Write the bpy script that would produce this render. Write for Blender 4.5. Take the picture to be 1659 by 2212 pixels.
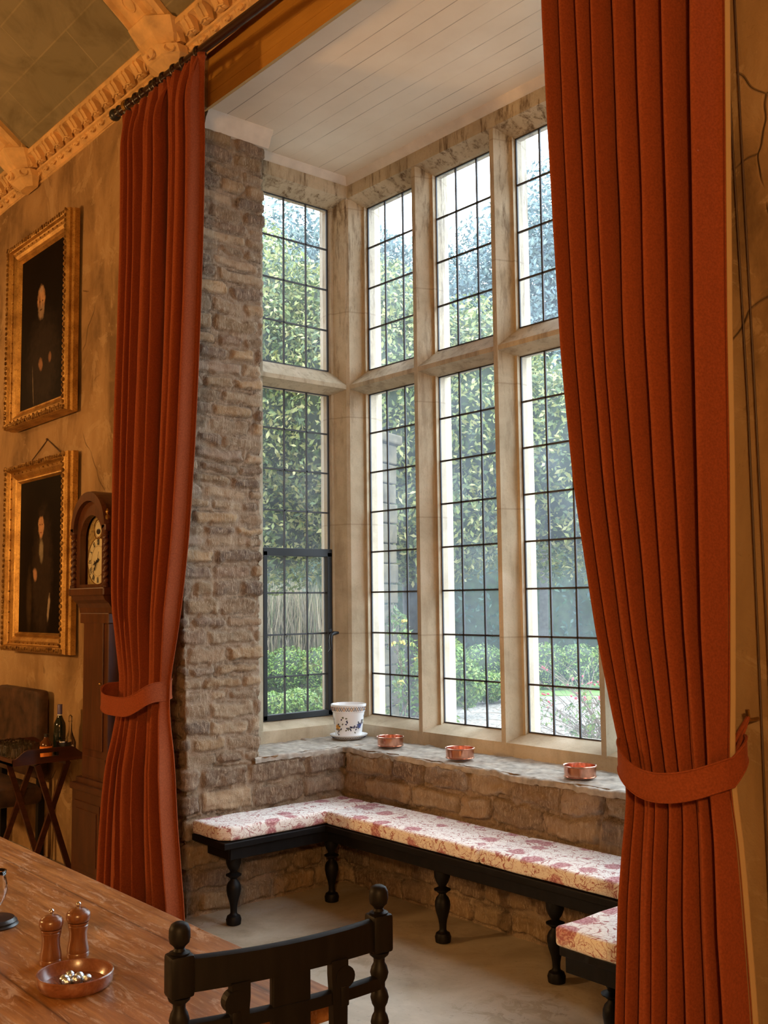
import bpy, bmesh, math, random
import numpy as np
from mathutils import Vector, Matrix
PI = math.pi
for o in list(bpy.data.objects):
    bpy.data.objects.remove(o)
SC = bpy.context.scene
COL = SC.collection

# ------------------------------------------------------------------ camera
def cam_setup():
    yaw, pitch, roll = math.radians(-49.59), math.radians(4.9617), math.radians(-0.6628)
    cy, sy, cp, sp = math.cos(yaw), math.sin(yaw), math.cos(pitch), math.sin(pitch)
    f = Vector((sy*cp, cy*cp, sp)); r = Vector((cy, -sy, 0)); u = r.cross(f)
    cr, sr = math.cos(roll), math.sin(roll)
    r2 = r*cr + u*sr; u2 = u*cr - r*sr
    cd = bpy.data.cameras.new('camera'); co = bpy.data.objects.new('camera', cd); COL.objects.link(co)
    m = Matrix((( r2.x, u2.x, -f.x, 0), (r2.y, u2.y, -f.y, 0), (r2.z, u2.z, -f.z, 1.65), (0, 0, 0, 1)))
    co.matrix_world = m
    cd.sensor_fit = 'HORIZONTAL'; cd.sensor_width = 36; cd.lens = 36*2212.93/1659
    cd.clip_start = 0.05; cd.clip_end = 400
    SC.camera = co
cam_setup()
# ------------------------------------------------------------------ view, world, lights
SC.view_settings.view_transform = 'Standard'; SC.view_settings.look = 'None'
SC.view_settings.gamma = 1; SC.view_settings.use_curve_mapping = False
SC.view_settings.exposure = 0.0
SKY = 9.0
W = bpy.data.worlds.new('overcast_sky'); SC.world = W; W.use_nodes = True
wn = W.node_tree.nodes; wl = W.node_tree.links
bg = wn['Background']; bg.inputs[1].default_value = SKY
tc = wn.new('ShaderNodeTexCoord'); sx = wn.new('ShaderNodeSeparateXYZ'); rp = wn.new('ShaderNodeValToRGB')
wl.new(tc.outputs['Generated'], sx.inputs[0]); wl.new(sx.outputs[2], rp.inputs[0]); wl.new(rp.outputs[0], bg.inputs[0])
rp.color_ramp.elements[0].position = 0.0; rp.color_ramp.elements[0].color = (.62, .74, .86, 1)
rp.color_ramp.elements[1].position = 0.6; rp.color_ramp.elements[1].color = (.80, .90, 1.0, 1)

def point_light(name, loc, power, color, radius):
    d = bpy.data.lights.new(name, 'POINT'); d.energy = power; d.color = color; d.shadow_soft_size = radius
    o = bpy.data.objects.new(name, d); o.location = loc; COL.objects.link(o); return o
def area_light(name, loc, target, power, color, size):
    d = bpy.data.lights.new(name, 'AREA'); d.energy = power; d.color = color; d.shape = 'DISK'; d.size = size
    o = bpy.data.objects.new(name, d); o.location = loc; COL.objects.link(o)
    o.rotation_euler = (Vector(target)-Vector(loc)).to_track_quat('-Z', 'Y').to_euler(); return o
WARM = (1.0, .55, .20)
point_light('hall_near_chandelier_light', (1.7, -1.6, 2.7), 480, WARM, .16)
point_light('hall_chandelier_light', (-5.8, -2.0, 2.5), 400, WARM, .20)
point_light('hall_far_chandelier_light', (-9.2, .9, 3.5), 70, WARM, .16)

# ------------------------------------------------------------------ tiny node kit
def new_mat(name):
    m = bpy.data.materials.new(name); m.use_nodes = True
    return m, m.node_tree, m.node_tree.nodes['Principled BSDF']
def N(nt, kind, **kw):
    n = nt.nodes.new(kind)
    for k, v in kw.items():
        if k == 'inp':
            for i, x in v.items():
                n.inputs[i].default_value = x
        else:
            setattr(n, k, v)
    return n
def L(nt, a, b): nt.links.new(a, b)
def coords(nt, scale=(1, 1, 1), rot=(0, 0, 0), loc=(0, 0, 0), kind='Object'):
    t = N(nt, 'ShaderNodeTexCoord'); m = N(nt, 'ShaderNodeMapping')
    m.inputs['Scale'].default_value = scale; m.inputs['Rotation'].default_value = rot; m.inputs['Location'].default_value = loc
    L(nt, t.outputs[kind], m.inputs[0]); return m.outputs[0]
def noise(nt, vec, scale=5, detail=4, rough=.55, dist=0):
    n = N(nt, 'ShaderNodeTexNoise'); n.inputs['Scale'].default_value = scale; n.inputs['Detail'].default_value = detail
    n.inputs['Roughness'].default_value = rough; n.inputs['Distortion'].default_value = dist
    if vec is not None: L(nt, vec, n.inputs['Vector'])
    return n.outputs[0]
def voro(nt, vec, scale=5, feature='F1', rnd=1.0, out='Distance'):
    n = N(nt, 'ShaderNodeTexVoronoi', feature=feature); n.inputs['Scale'].default_value = scale
    n.inputs['Randomness'].default_value = rnd; L(nt, vec, n.inputs['Vector']); return n.outputs[out]
def ramp(nt, fac, stops, interp='LINEAR'):
    r = N(nt, 'ShaderNodeValToRGB'); r.color_ramp.interpolation = interp
    e = r.color_ramp.elements
    while len(e) < len(stops): e.new(.5)
    for i, (p, c) in enumerate(stops):
        e[i].position = p; e[i].color = (c[0], c[1], c[2], 1) if not isinstance(c, (int, float)) else (c, c, c, 1)
    L(nt, fac, r.inputs[0]); return r.outputs[0]
def mixc(nt, fac, a, b, mode='MIX'):
    m = N(nt, 'ShaderNodeMix', data_type='RGBA', blend_type=mode)
    for s, v in ((m.inputs[0], fac), (m.inputs[6], a), (m.inputs[7], b)):
        if isinstance(v, (int, float)): s.default_value = v
        elif isinstance(v, tuple): s.default_value = (v[0], v[1], v[2], 1)
        else: L(nt, v, s)
    return m.outputs[2]
def mth(nt, op, a, b=0.0, c=None):
    m = N(nt, 'ShaderNodeMath', operation=op)
    for i, v in enumerate((a, b, c)):
        if v is None: continue
        if isinstance(v, (int, float)): m.inputs[i].default_value = v
        else: L(nt, v, m.inputs[i])
    return m.outputs[0]
def bump(nt, b, h, strength=.4, dist=.01):
    n = N(nt, 'ShaderNodeBump'); n.inputs['Strength'].default_value = strength; n.inputs['Distance'].default_value = dist
    L(nt, h, n.inputs['Height']); L(nt, n.outputs[0], b.inputs['Normal'])
def setc(b, nt, c):
    if isinstance(c, tuple): b.inputs['Base Color'].default_value = (c[0], c[1], c[2], 1)
    else: L(nt, c, b.inputs['Base Color'])

def m_simple(name, col, rough=.5, metal=0, spec=.5, nscale=0, namt=.15, bstr=0, sheen=0):
    m, nt, b = new_mat(name); b.inputs['Roughness'].default_value = rough; b.inputs['Metallic'].default_value = metal
    b.inputs['Specular IOR Level'].default_value = spec
    if nscale:
        v = coords(nt); n = noise(nt, v, nscale, 5)
        lo = tuple(c*(1-namt) for c in col); hi = tuple(min(1, c*(1+namt)) for c in col)
        setc(b, nt, ramp(nt, n, ((.3, lo), (.7, hi))))
        if bstr: bump(nt, b, n, bstr, .004)
    else: setc(b, nt, col)
    return m

def m_plaster(name, base, dark, light, vertical=True):
    m, nt, b = new_mat(name); b.inputs['Roughness'].default_value = .85; b.inputs['Specular IOR Level'].default_value = .2
    v = coords(nt); vs = coords(nt, (1, 1, .45))
    big = noise(nt, vs, 1.6, 6, .6, .6); mid = noise(nt, v, 7, 6, .65, .8); fine = noise(nt, v, 60, 4, .6)
    c = ramp(nt, big, ((.38, dark), (.5, base), (.64, light)))
    c = mixc(nt, ramp(nt, mid, ((.42, 0.0), (.62, .35))), c, base)
    patch = ramp(nt, noise(nt, v, 3.1, 8, .7, 1.4), ((.56, 0.0), (.60, 1.0)))
    c = mixc(nt, mth(nt, 'MULTIPLY', patch, .5), c, light)
    st = ramp(nt, noise(nt, v, 14, 8, .75, 1.0), ((.60, 0.0), (.66, 1.0)))
    c = mixc(nt, mth(nt, 'MULTIPLY', st, .45), c, dark)
    wob = N(nt, 'ShaderNodeMix', data_type='VECTOR'); wob.inputs[0].default_value = .12
    nv = N(nt, 'ShaderNodeTexNoise'); nv.inputs['Scale'].default_value = 4; L(nt, v, nv.inputs['Vector'])
    L(nt, v, wob.inputs[4]); L(nt, nv.outputs[1], wob.inputs[5])
    ck = ramp(nt, voro(nt, wob.outputs[1], 1.5, 'DISTANCE_TO_EDGE'), ((.0, 1.0), (.006, 0.0)))
    ckm = ramp(nt, noise(nt, v, 1.7, 2), ((.58, 0.0), (.62, 1.0)))
    ck = mth(nt, 'MULTIPLY', ck, ckm)
    c = mixc(nt, mth(nt, 'MULTIPLY', ck, .6), c, (.06, .035, .015))
    setc(b, nt, c)
    h = mth(nt, 'ADD', mth(nt, 'MULTIPLY', mid, .8), mth(nt, 'MULTIPLY', fine, .18))
    h = mth(nt, 'SUBTRACT', h, mth(nt, 'MULTIPLY', ck, .8))
    bump(nt, b, h, .7, .012); return m

def m_rubble():
    m, nt, b = new_mat('rubble_stone'); b.inputs['Roughness'].default_value = .9; b.inputs['Specular IOR Level'].default_value = .15
    a = N(nt, 'ShaderNodeAttribute', attribute_name='tint'); v = coords(nt)
    n1 = noise(nt, v, 22, 8, .7, .6); n2 = noise(nt, v, 120, 4, .6)
    str_ = noise(nt, coords(nt, (90, 90, 14)), 1.0, 5, .7, 1.2)
    c = mixc(nt, ramp(nt, n1, ((.35, 0.0), (.7, .8))), a.outputs['Color'], mixc(nt, .5, a.outputs['Color'], (.36, .26, .17)))
    c = mixc(nt, ramp(nt, n1, ((.28, .65), (.45, 0.0))), c, (.09, .06, .04))
    c = mixc(nt, ramp(nt, str_, ((.50, 0.0), (.62, .6))), c, (.50, .40, .29))
    setc(b, nt, c)
    bump(nt, b, mth(nt, 'ADD', mth(nt, 'MULTIPLY', n1, .9), mth(nt, 'ADD', mth(nt, 'MULTIPLY', n2, .3), mth(nt, 'MULTIPLY', str_, .6))), .8, .016); return m

def m_limestone():
    m, nt, b = new_mat('dressed_limestone'); b.inputs['Roughness'].default_value = .8; b.inputs['Specular IOR Level'].default_value = .25
    v = coords(nt); vs = coords(nt, (10, 10, 1.6))
    n = noise(nt, v, 3.5, 6, .6, .4)
    c = ramp(nt, n, ((.3, (.36, .295, .20)), (.55, (.49, .41, .29)), (.75, (.58, .50, .38))))
    st = ramp(nt, noise(nt, vs, 1.3, 9, .78, .3), ((.50, 0.0), (.62, 1.0)))
    sep = N(nt, 'ShaderNodeSeparateXYZ'); L(nt, v, sep.inputs[0])
    high = ramp(nt, mth(nt, 'MULTIPLY', sep.outputs[2], .2), ((.0, .12), (.45, .2), (.72, .6), (.86, 1.0)))
    c = mixc(nt, mth(nt, 'MULTIPLY', st, high), c, (.13, .085, .045))
    fn = noise(nt, v, 90, 5, .7)
    c = mixc(nt, ramp(nt, fn, ((.55, 0.0), (.75, .35))), c, (.22, .17, .12))
    jt = N(nt, 'ShaderNodeMath', operation='PINGPONG'); L(nt, sep.outputs[2], jt.inputs[0]); jt.inputs[1].default_value = .36
    j = ramp(nt, jt.outputs[0], ((.0, .5), (.005, 0.0)))
    c = mixc(nt, j, c, (.17, .12, .07))
    setc(b, nt, c); bump(nt, b, mth(nt, 'ADD', fn, mth(nt, 'MULTIPLY', n, 2.0)), .35, .004); return m

def m_wood(name, a, c2, d, axis=0, rough=.4, scale=1.0, plank=0, coat=0, scratches=False):
    m, nt, b = new_mat(name); b.inputs['Roughness'].default_value = rough
    sc = [14*scale]*3; sc[axis] = 1.0*scale
    v = coords(nt, tuple(sc)); v0 = coords(nt)
    g = noise(nt, v, 1.6, 7, .62, 1.2); g2 = noise(nt, v, 7, 4, .6, .4)
    c = ramp(nt, g, ((.28, d), (.48, a), (.70, c2)))
    c = mixc(nt, ramp(nt, g2, ((.4, .35), (.6, 0.0))), c, d)
    blot = noise(nt, v0, 2.3, 4, .6, .6)
    c = mixc(nt, ramp(nt, blot, ((.35, .5), (.55, 0.0))), c, d)
    if plank:
        sep = N(nt, 'ShaderNodeSeparateXYZ'); L(nt, v0, sep.inputs[0])
        oth = sep.outputs[1] if axis == 0 else sep.outputs[0]
        pp = N(nt, 'ShaderNodeMath', operation='PINGPONG'); L(nt, oth, pp.inputs[0]); pp.inputs[1].default_value = plank
        j = ramp(nt, pp.outputs[0], ((.0, .8), (.003/plank*plank+.002, 0.0)))
        c = mixc(nt, j, c, tuple(x*.25 for x in d))
    if scratches:
        s = ramp(nt, noise(nt, coords(nt, (3, 16, 5), (0, 0, .25)), 2.0, 8, .8, 1.0), ((.535, 0.0), (.60, .5)))
        c = mixc(nt, s, c, (.62, .46, .32))
        L(nt, ramp(nt, blot, ((.3, rough*.7), (.7, rough*1.35))), b.inputs['Roughness'])
    setc(b, nt, c); bump(nt, b, g2, .12, .002)
    if coat: b.inputs['Coat Weight'].default_value = coat; b.inputs['Coat Roughness'].default_value = .25
    return m

def m_cloth(name, col, bstr=.25):
    m, nt, b = new_mat(name); b.inputs['Roughness'].default_value = .9; b.inputs['Specular IOR Level'].default_value = .12
    b.inputs['Sheen Weight'].default_value = .12; b.inputs['Sheen Roughness'].default_value = .45
    b.inputs['Sheen Tint'].default_value = (1.0, .45, .3, 1)
    v = coords(nt); n = noise(nt, v, 160, 3, .6); n2 = noise(nt, coords(nt, (40, 40, 2)), 1.0, 4, .6)
    c = ramp(nt, n, ((.3, tuple(x*.8 for x in col)), (.7, tuple(x*1.2 for x in col))))
    c = mixc(nt, mth(nt, 'MULTIPLY', n2, .25), c, tuple(x*.65 for x in col))
    lint = ramp(nt, voro(nt, v, 5.5), ((.0, 1.0), (.016, 0.0)))
    c = mixc(nt, mth(nt, 'MULTIPLY', lint, .4), c, (.6, .45, .4))
    setc(b, nt, c); bump(nt, b, mth(nt, 'ADD', n, mth(nt, 'MULTIPLY', n2, 1.5)), bstr, .002); return m

def m_floral():
    m, nt, b = new_mat('floral_block_print_cotton'); b.inputs['Roughness'].default_value = .85; b.inputs['Specular IOR Level'].default_value = .15
    v = coords(nt)
    nv = N(nt, 'ShaderNodeTexNoise'); nv.inputs['Scale'].default_value = 9; nv.inputs['Detail'].default_value = 3; L(nt, v, nv.inputs['Vector'])
    w = N(nt, 'ShaderNodeMix', data_type='VECTOR'); w.inputs[0].default_value = .07; L(nt, v, w.inputs[4]); L(nt, nv.outputs[1], w.inputs[5])
    vv = w.outputs[1]
    f1 = voro(nt, vv, 8.0, 'F1', .7)
    pet = noise(nt, vv, 55, 3, .6, .5)
    fl = mth(nt, 'ADD', f1, mth(nt, 'MULTIPLY', pet, .30))
    flower = ramp(nt, fl, ((.0, 1.0), (.47, 1.0), (.51, 0.0)))
    veins = ramp(nt, voro(nt, vv, 60, 'DISTANCE_TO_EDGE'), ((.0, 1.0), (.12, 1.0), (.2, 0.0)))
    stem = ramp(nt, mth(nt, 'ABSOLUTE', mth(nt, 'SUBTRACT', noise(nt, vv, 16, 2, .5, 1.2), .5)), ((.0, 1.0), (.011, 1.0), (.02, 0.0)))
    stem2 = ramp(nt, mth(nt, 'ABSOLUTE', mth(nt, 'SUBTRACT', noise(nt, coords(nt, loc=(3, 1, 2)), 28, 2, .5, 1.5), .5)), ((.0, .6), (.014, .6), (.024, 0.0)))
    c = mixc(nt, stem2, (.88, .85, .81), (.50, .30, .29))
    c = mixc(nt, stem, c, (.42, .18, .17))
    c = mixc(nt, flower, c, mixc(nt, veins, (.60, .33, .35), (.42, .17, .19)))
    rings = ramp(nt, mth(nt, 'FRACT', mth(nt, 'MULTIPLY', fl, 9.0)), ((.0, .45), (.18, .45), (.3, 0.0)))
    c = mixc(nt, mth(nt, 'MULTIPLY', rings, flower), c, (.82, .70, .62))
    setc(b, nt, c); bump(nt, b, noise(nt, v, 14, 3), .35, .01); return m

def m_floor():
    m, nt, b = new_mat('stone_floor'); b.inputs['Specular IOR Level'].default_value = .45
    v = coords(nt)
    n = noise(nt, v, 1.3, 7, .62, .7); f = noise(nt, v, 12, 8, .7, 1.0)
    c = ramp(nt, n, ((.34, (.24, .185, .12)), (.5, (.42, .35, .25)), (.64, (.58, .51, .40))))
    pat = ramp(nt, f, ((.46, 0.0), (.50, .5), (.7, .65)))
    c = mixc(nt, mth(nt, 'MULTIPLY', pat, ramp(nt, noise(nt, v, 2.2, 3), ((.40, 0.0), (.6, 1.0)))), c, (.52, .46, .37))
    c = mixc(nt, ramp(nt, noise(nt, v, 40, 6, .7), ((.30, .4), (.42, 0.0))), c, (.14, .10, .065))
    # worn paler slurry along the foot of the walls under the seat
    sep = N(nt, 'ShaderNodeSeparateXYZ'); L(nt, v, sep.inputs[0])
    dx = mth(nt, 'ABSOLUTE', mth(nt, 'ADD', sep.outputs[0], 4.76)); worn = ramp(nt, mth(nt, 'ADD', dx, mth(nt, 'MULTIPLY', f, .35)), ((.20, 1.0), (.27, 0.0)))
    c = mixc(nt, mth(nt, 'MULTIPLY', worn, mth(nt, 'MULTIPLY', ramp(nt, f, ((.48, 0.0), (.50, 1.0))), .7)), c, (.58, .55, .50))
    setc(b, nt, c)
    L(nt, ramp(nt, f, ((.3, .30), (.7, .52))), b.inputs['Roughness']); bump(nt, b, f, .2, .005); return m

def m_gold():
    m, nt, b = new_mat('old_gilding'); b.inputs['Metallic'].default_value = .85; b.inputs['Roughness'].default_value = .38
    v = coords(nt); n = noise(nt, v, 70, 6, .7, 1.5); n2 = noise(nt, v, 9, 4)
    c = ramp(nt, n2, ((.3, (.36, .19, .05)), (.6, (.62, .37, .11))))
    c = mixc(nt, ramp(nt, n, ((.35, .6), (.5, 0.0))), c, (.10, .045, .012))
    setc(b, nt, c); bump(nt, b, n, .5, .004); return m
def m_gold_carved():
    m, nt, b = new_mat('carved_gilding'); b.inputs['Metallic'].default_value = .8; b.inputs['Roughness'].default_value = .42
    v = coords(nt); w = voro(nt, v, 42, 'SMOOTH_F1'); n = noise(nt, v, 60, 5, .7, 3)
    c = ramp(nt, w, ((.05, (.66, .42, .14)), (.45, (.36, .19, .05)), (.7, (.12, .05, .015))))
    setc(b, nt, c); bump(nt, b, mth(nt, 'SUBTRACT', mth(nt, 'MULTIPLY', n, .6), w), 1.0, .02); return m

def m_ceiling():
    m, nt, b = new_mat('painted_boards'); b.inputs['Roughness'].default_value = .7
    v = coords(nt); sep = N(nt, 'ShaderNodeSeparateXYZ'); L(nt, v, sep.inputs[0])
    pp = N(nt, 'ShaderNodeMath', operation='PINGPONG'); pp.inputs[1].default_value = .062
    wv = mth(nt, 'ADD', sep.outputs[1], mth(nt, 'MULTIPLY', noise(nt, v, 1.0, 2), .012)); L(nt, wv, pp.inputs[0])
    line = ramp(nt, pp.outputs[0], ((.0, 1.0), (.0022, 0.0)))
    vis = ramp(nt, noise(nt, coords(nt, (.8, 7, 1)), 2.5, 4), ((.40, .05), (.62, .9)))
    c = ramp(nt, noise(nt, v, 3, 5), ((.3, (.72, .61, .48)), (.7, (.80, .70, .57))))
    c = mixc(nt, mth(nt, 'MULTIPLY', line, vis), c, (.22, .15, .10))
    nails = ramp(nt, voro(nt, coords(nt, (1, 3, 1)), 7), ((.0, .5), (.03, 0.0)))
    c = mixc(nt, nails, c, (.80, .74, .66))
    crk = ramp(nt, noise(nt, coords(nt, (2, 12, 1)), 3, 6, .7, 1.0), ((.66, 0.0), (.70, .25)))
    c = mixc(nt, crk, c, (.38, .29, .22))
    setc(b, nt, c); bump(nt, b, mth(nt, 'SUBTRACT', noise(nt, v, 8, 4), mth(nt, 'MULTIPLY', line, .6)), .3, .006); return m

def m_vault():
    m, nt, b = new_mat('vault_plaster'); b.inputs['Roughness'].default_value = .85; b.inputs['Specular IOR Level'].default_value = .2
    uv = N(nt, 'ShaderNodeUVMap'); br = N(nt, 'ShaderNodeTexBrick')
    br.inputs['Scale'].default_value = 1.0; br.inputs['Brick Width'].default_value = .95; br.inputs['Row Height'].default_value = .27
    br.inputs['Mortar Size'].default_value = .006; br.inputs['Mortar Smooth'].default_value = .5
    br.inputs['Color1'].default_value = (.20, .17, .10, 1); br.inputs['Color2'].default_value = (.24, .20, .12, 1); br.inputs['Mortar'].default_value = (.29, .24, .14, 1)
    L(nt, uv.outputs[0], br.inputs['Vector'])
    v = coords(nt); n = noise(nt, v, 3.0, 7, .65, .8)
    c = mixc(nt, ramp(nt, n, ((.35, .6), (.55, 0.0))), br.outputs['Color'], (.12, .095, .05))
    c = mixc(nt, ramp(nt, noise(nt, v, 1.3, 3), ((.55, 0.0), (.75, .5))), c, (.34, .28, .17))
    setc(b, nt, c); bump(nt, b, n, .3, .01); return m

def m_glass(name, veil=.08, tint=(.97, 1, 1)):
    m = bpy.data.materials.new(name); m.use_nodes = True; nt = m.node_tree; nt.nodes.clear()
    out = N(nt, 'ShaderNodeOutputMaterial'); tr = N(nt, 'ShaderNodeBsdfTransparent'); gl = N(nt, 'ShaderNodeBsdfGlossy'); tl = N(nt, 'ShaderNodeBsdfTranslucent')
    tr.inputs[0].default_value = (*tint, 1); gl.inputs['Roughness'].default_value = .04; tl.inputs[0].default_value = (.80, .90, 1.0, 1)
    m1 = N(nt, 'ShaderNodeMixShader'); m2 = N(nt, 'ShaderNodeMixShader')
    fr = N(nt, 'ShaderNodeLayerWeight'); fr.inputs[0].default_value = .12
    L(nt, fr.outputs[0], m2.inputs[0]); L(nt, m1.outputs[0], m2.inputs[1]); L(nt, gl.outputs[0], m2.inputs[2])
    n = noise(nt, coords(nt), 2.2, 6, .65, .6)
    L(nt, mth(nt, 'MULTIPLY', ramp(nt, n, ((.3, .45), (.7, 1.5))), veil), m1.inputs[0])
    L(nt, tr.outputs[0], m1.inputs[1]); L(nt, tl.outputs[0], m1.inputs[2]); L(nt, m2.outputs[0], out.inputs[0]); return m
def m_clear(name, tint=(.97, .98, .97), spec=1.0):
    m, nt, b = new_mat(name); b.inputs['Transmission Weight'].default_value = 1; b.inputs['Roughness'].default_value = .03
    b.inputs['IOR'].default_value = 1.45; setc(b, nt, tint); return m

def m_leaf(name, cols, rough=.55, transl=.25):
    m, nt, b = new_mat(name); b.inputs['Roughness'].default_value = rough
    a = N(nt, 'ShaderNodeAttribute', attribute_name='pick')
    st = [(i/(len(cols)), c) for i, c in enumerate(cols)]
    c = ramp(nt, a.outputs['Fac'], st, 'CONSTANT'); setc(b, nt, c)
    tl = N(nt, 'ShaderNodeBsdfTranslucent'); L(nt, c, tl.inputs[0]); mx = N(nt, 'ShaderNodeMixShader'); mx.inputs[0].default_value = transl
    out = nt.nodes['Material Output']; L(nt, b.outputs[0], mx.inputs[1]); L(nt, tl.outputs[0], mx.inputs[2]); L(nt, mx.outputs[0], out.inputs[0]); return m

M = {}
M['hallwall'] = m_plaster('ochre_lime_plaster', (.36, .22, .10), (.18, .105, .045), (.47, .32, .17))
M['rubble'] = m_rubble()
M['lime'] = m_limestone()
M['ledge'] = m_simple('ledge_mortar', (.34, .30, .25), .85, nscale=18, namt=.4, bstr=.9)
M['ceiling'] = m_ceiling()
M['cream'] = m_simple('cream_trim_paint', (.62, .55, .47), .6, nscale=8, namt=.12, bstr=.1)
M['fascia'] = m_wood('ochre_painted_board', (.42, .205, .028), (.48, .24, .036), (.35, .165, .022), 0, .55, .5)
M['stucco'] = m_simple('ochre_stucco', (.62, .38, .15), .75, nscale=9, namt=.25, bstr=.3)
M['vault'] = m_vault()
M['floor'] = m_floor()
M['curtain'] = m_cloth('rust_red_velvet', (.25, .058, .019))
M['lining'] = m_simple('cream_curtain_lining', (.40, .27, .13), .9)
M['floral'] = m_floral()
M['dark'] = m_wood('ebonised_oak', (.006, .005, .0048), (.010, .0085, .008), (.003, .0026, .0024), 2, .5, 1)
M['dark'].node_tree.nodes['Principled BSDF'].inputs['Specular IOR Level'].default_value = .2
M['table'] = m_wood('honey_oak_table', (.36, .155, .042), (.50, .24, .075), (.17, .065, .018), 0, .38, 1.2, plank=.21, scratches=True)
M['mahog'] = m_wood('clock_oak', (.080, .024, .008), (.115, .038, .012), (.035, .011, .004), 2, .35, .8)
M['mahogd'] = m_wood('dark_mahogany', (.065, .020, .010), (.10, .032, .015), (.03, .010, .006), 1, .32, .8)
M['mill'] = m_wood('turned_walnut', (.21, .075, .025), (.30, .12, .042), (.12, .04, .014), 2, .28, 1.5, coat=.5)
M['bowlw'] = m_wood('turned_acacia', (.24, .085, .038), (.32, .13, .06), (.14, .045, .02), 0, .25, 1.5, coat=.6)
M['iron'] = m_simple('black_ironwork', (.012, .012, .013), .45, .3)
M['lead'] = m_simple('lead_cames', (.045, .045, .05), .55, .2)
M['glass'] = m_glass('old_window_glass', .065)
M['gold'] = m_gold(); M['goldc'] = m_gold_carved()
M['copper'] = m_simple('polished_copper', (.66, .33, .23), .2, 1.0, nscale=12, namt=.12)
M['tin'] = m_simple('tinned_lining', (.05, .048, .045), .35, .8)
M['steel'] = m_simple('polished_steel', (.75, .75, .78), .12, 1.0)
M['foil'] = m_simple('crinkled_foil', (.70, .80, .88), .18, 1.0, nscale=90, namt=.3, bstr=1.0)
M['rod'] = m_simple('dark_stained_pole', (.028, .010, .006), .25)
M['ring'] = m_simple('dark_curtain_ring', (.035, .022, .014), .3)
M['clearglass'] = m_clear('drinking_glass')
M['winegl'] = m_simple('dark_green_bottle_glass', (.006, .012, .008), .08, 0, .8)
M['amber'] = m_simple('amber_spirit', (.09, .03, .008), .1, 0, .7)
M['orange'] = m_simple('orange_label', (.85, .25, .03), .6, nscale=40, namt=.2)
M['purple'] = m_simple('violet_capsule', (.09, .08, .22), .4)
M['white'] = m_simple('white_glaze', (.80, .82, .84), .18)
M['paper'] = m_simple('white_paper', (.75, .74, .70), .7)
M['black'] = m_simple('black_satin', (.015, .015, .017), .3)
M['dial'] = m_simple('cream_dial', (.56, .49, .30), .45, nscale=20, namt=.12)
M['dialg'] = m_simple('dial_spandrel_gilt', (.32, .22, .08), .45, nscale=60, namt=.5)
M['brass'] = m_simple('aged_brass', (.40, .24, .07), .3, .9)
M['leather'] = m_simple('worn_brown_leather', (.055, .026, .014), .55, nscale=11, namt=.7, bstr=.6)
M['rush'] = m_simple('rush_seat', (.34, .27, .19), .8, nscale=150, namt=.5, bstr=1)
M['twig'] = m_simple('bare_twigs', (.16, .11, .075), .8)
M['bark'] = m_simple('tree_bark', (.035, .03, .025), .9, nscale=14, namt=.4, bstr=.8)
M['berry'] = m_simple('red_berries', (.62, .03, .07), .35)
M['yellowf'] = m_simple('yellow_petals', (.75, .62, .10), .5)
M['cord'] = m_simple('brown_cable', (.07, .035, .015), .6)

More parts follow.
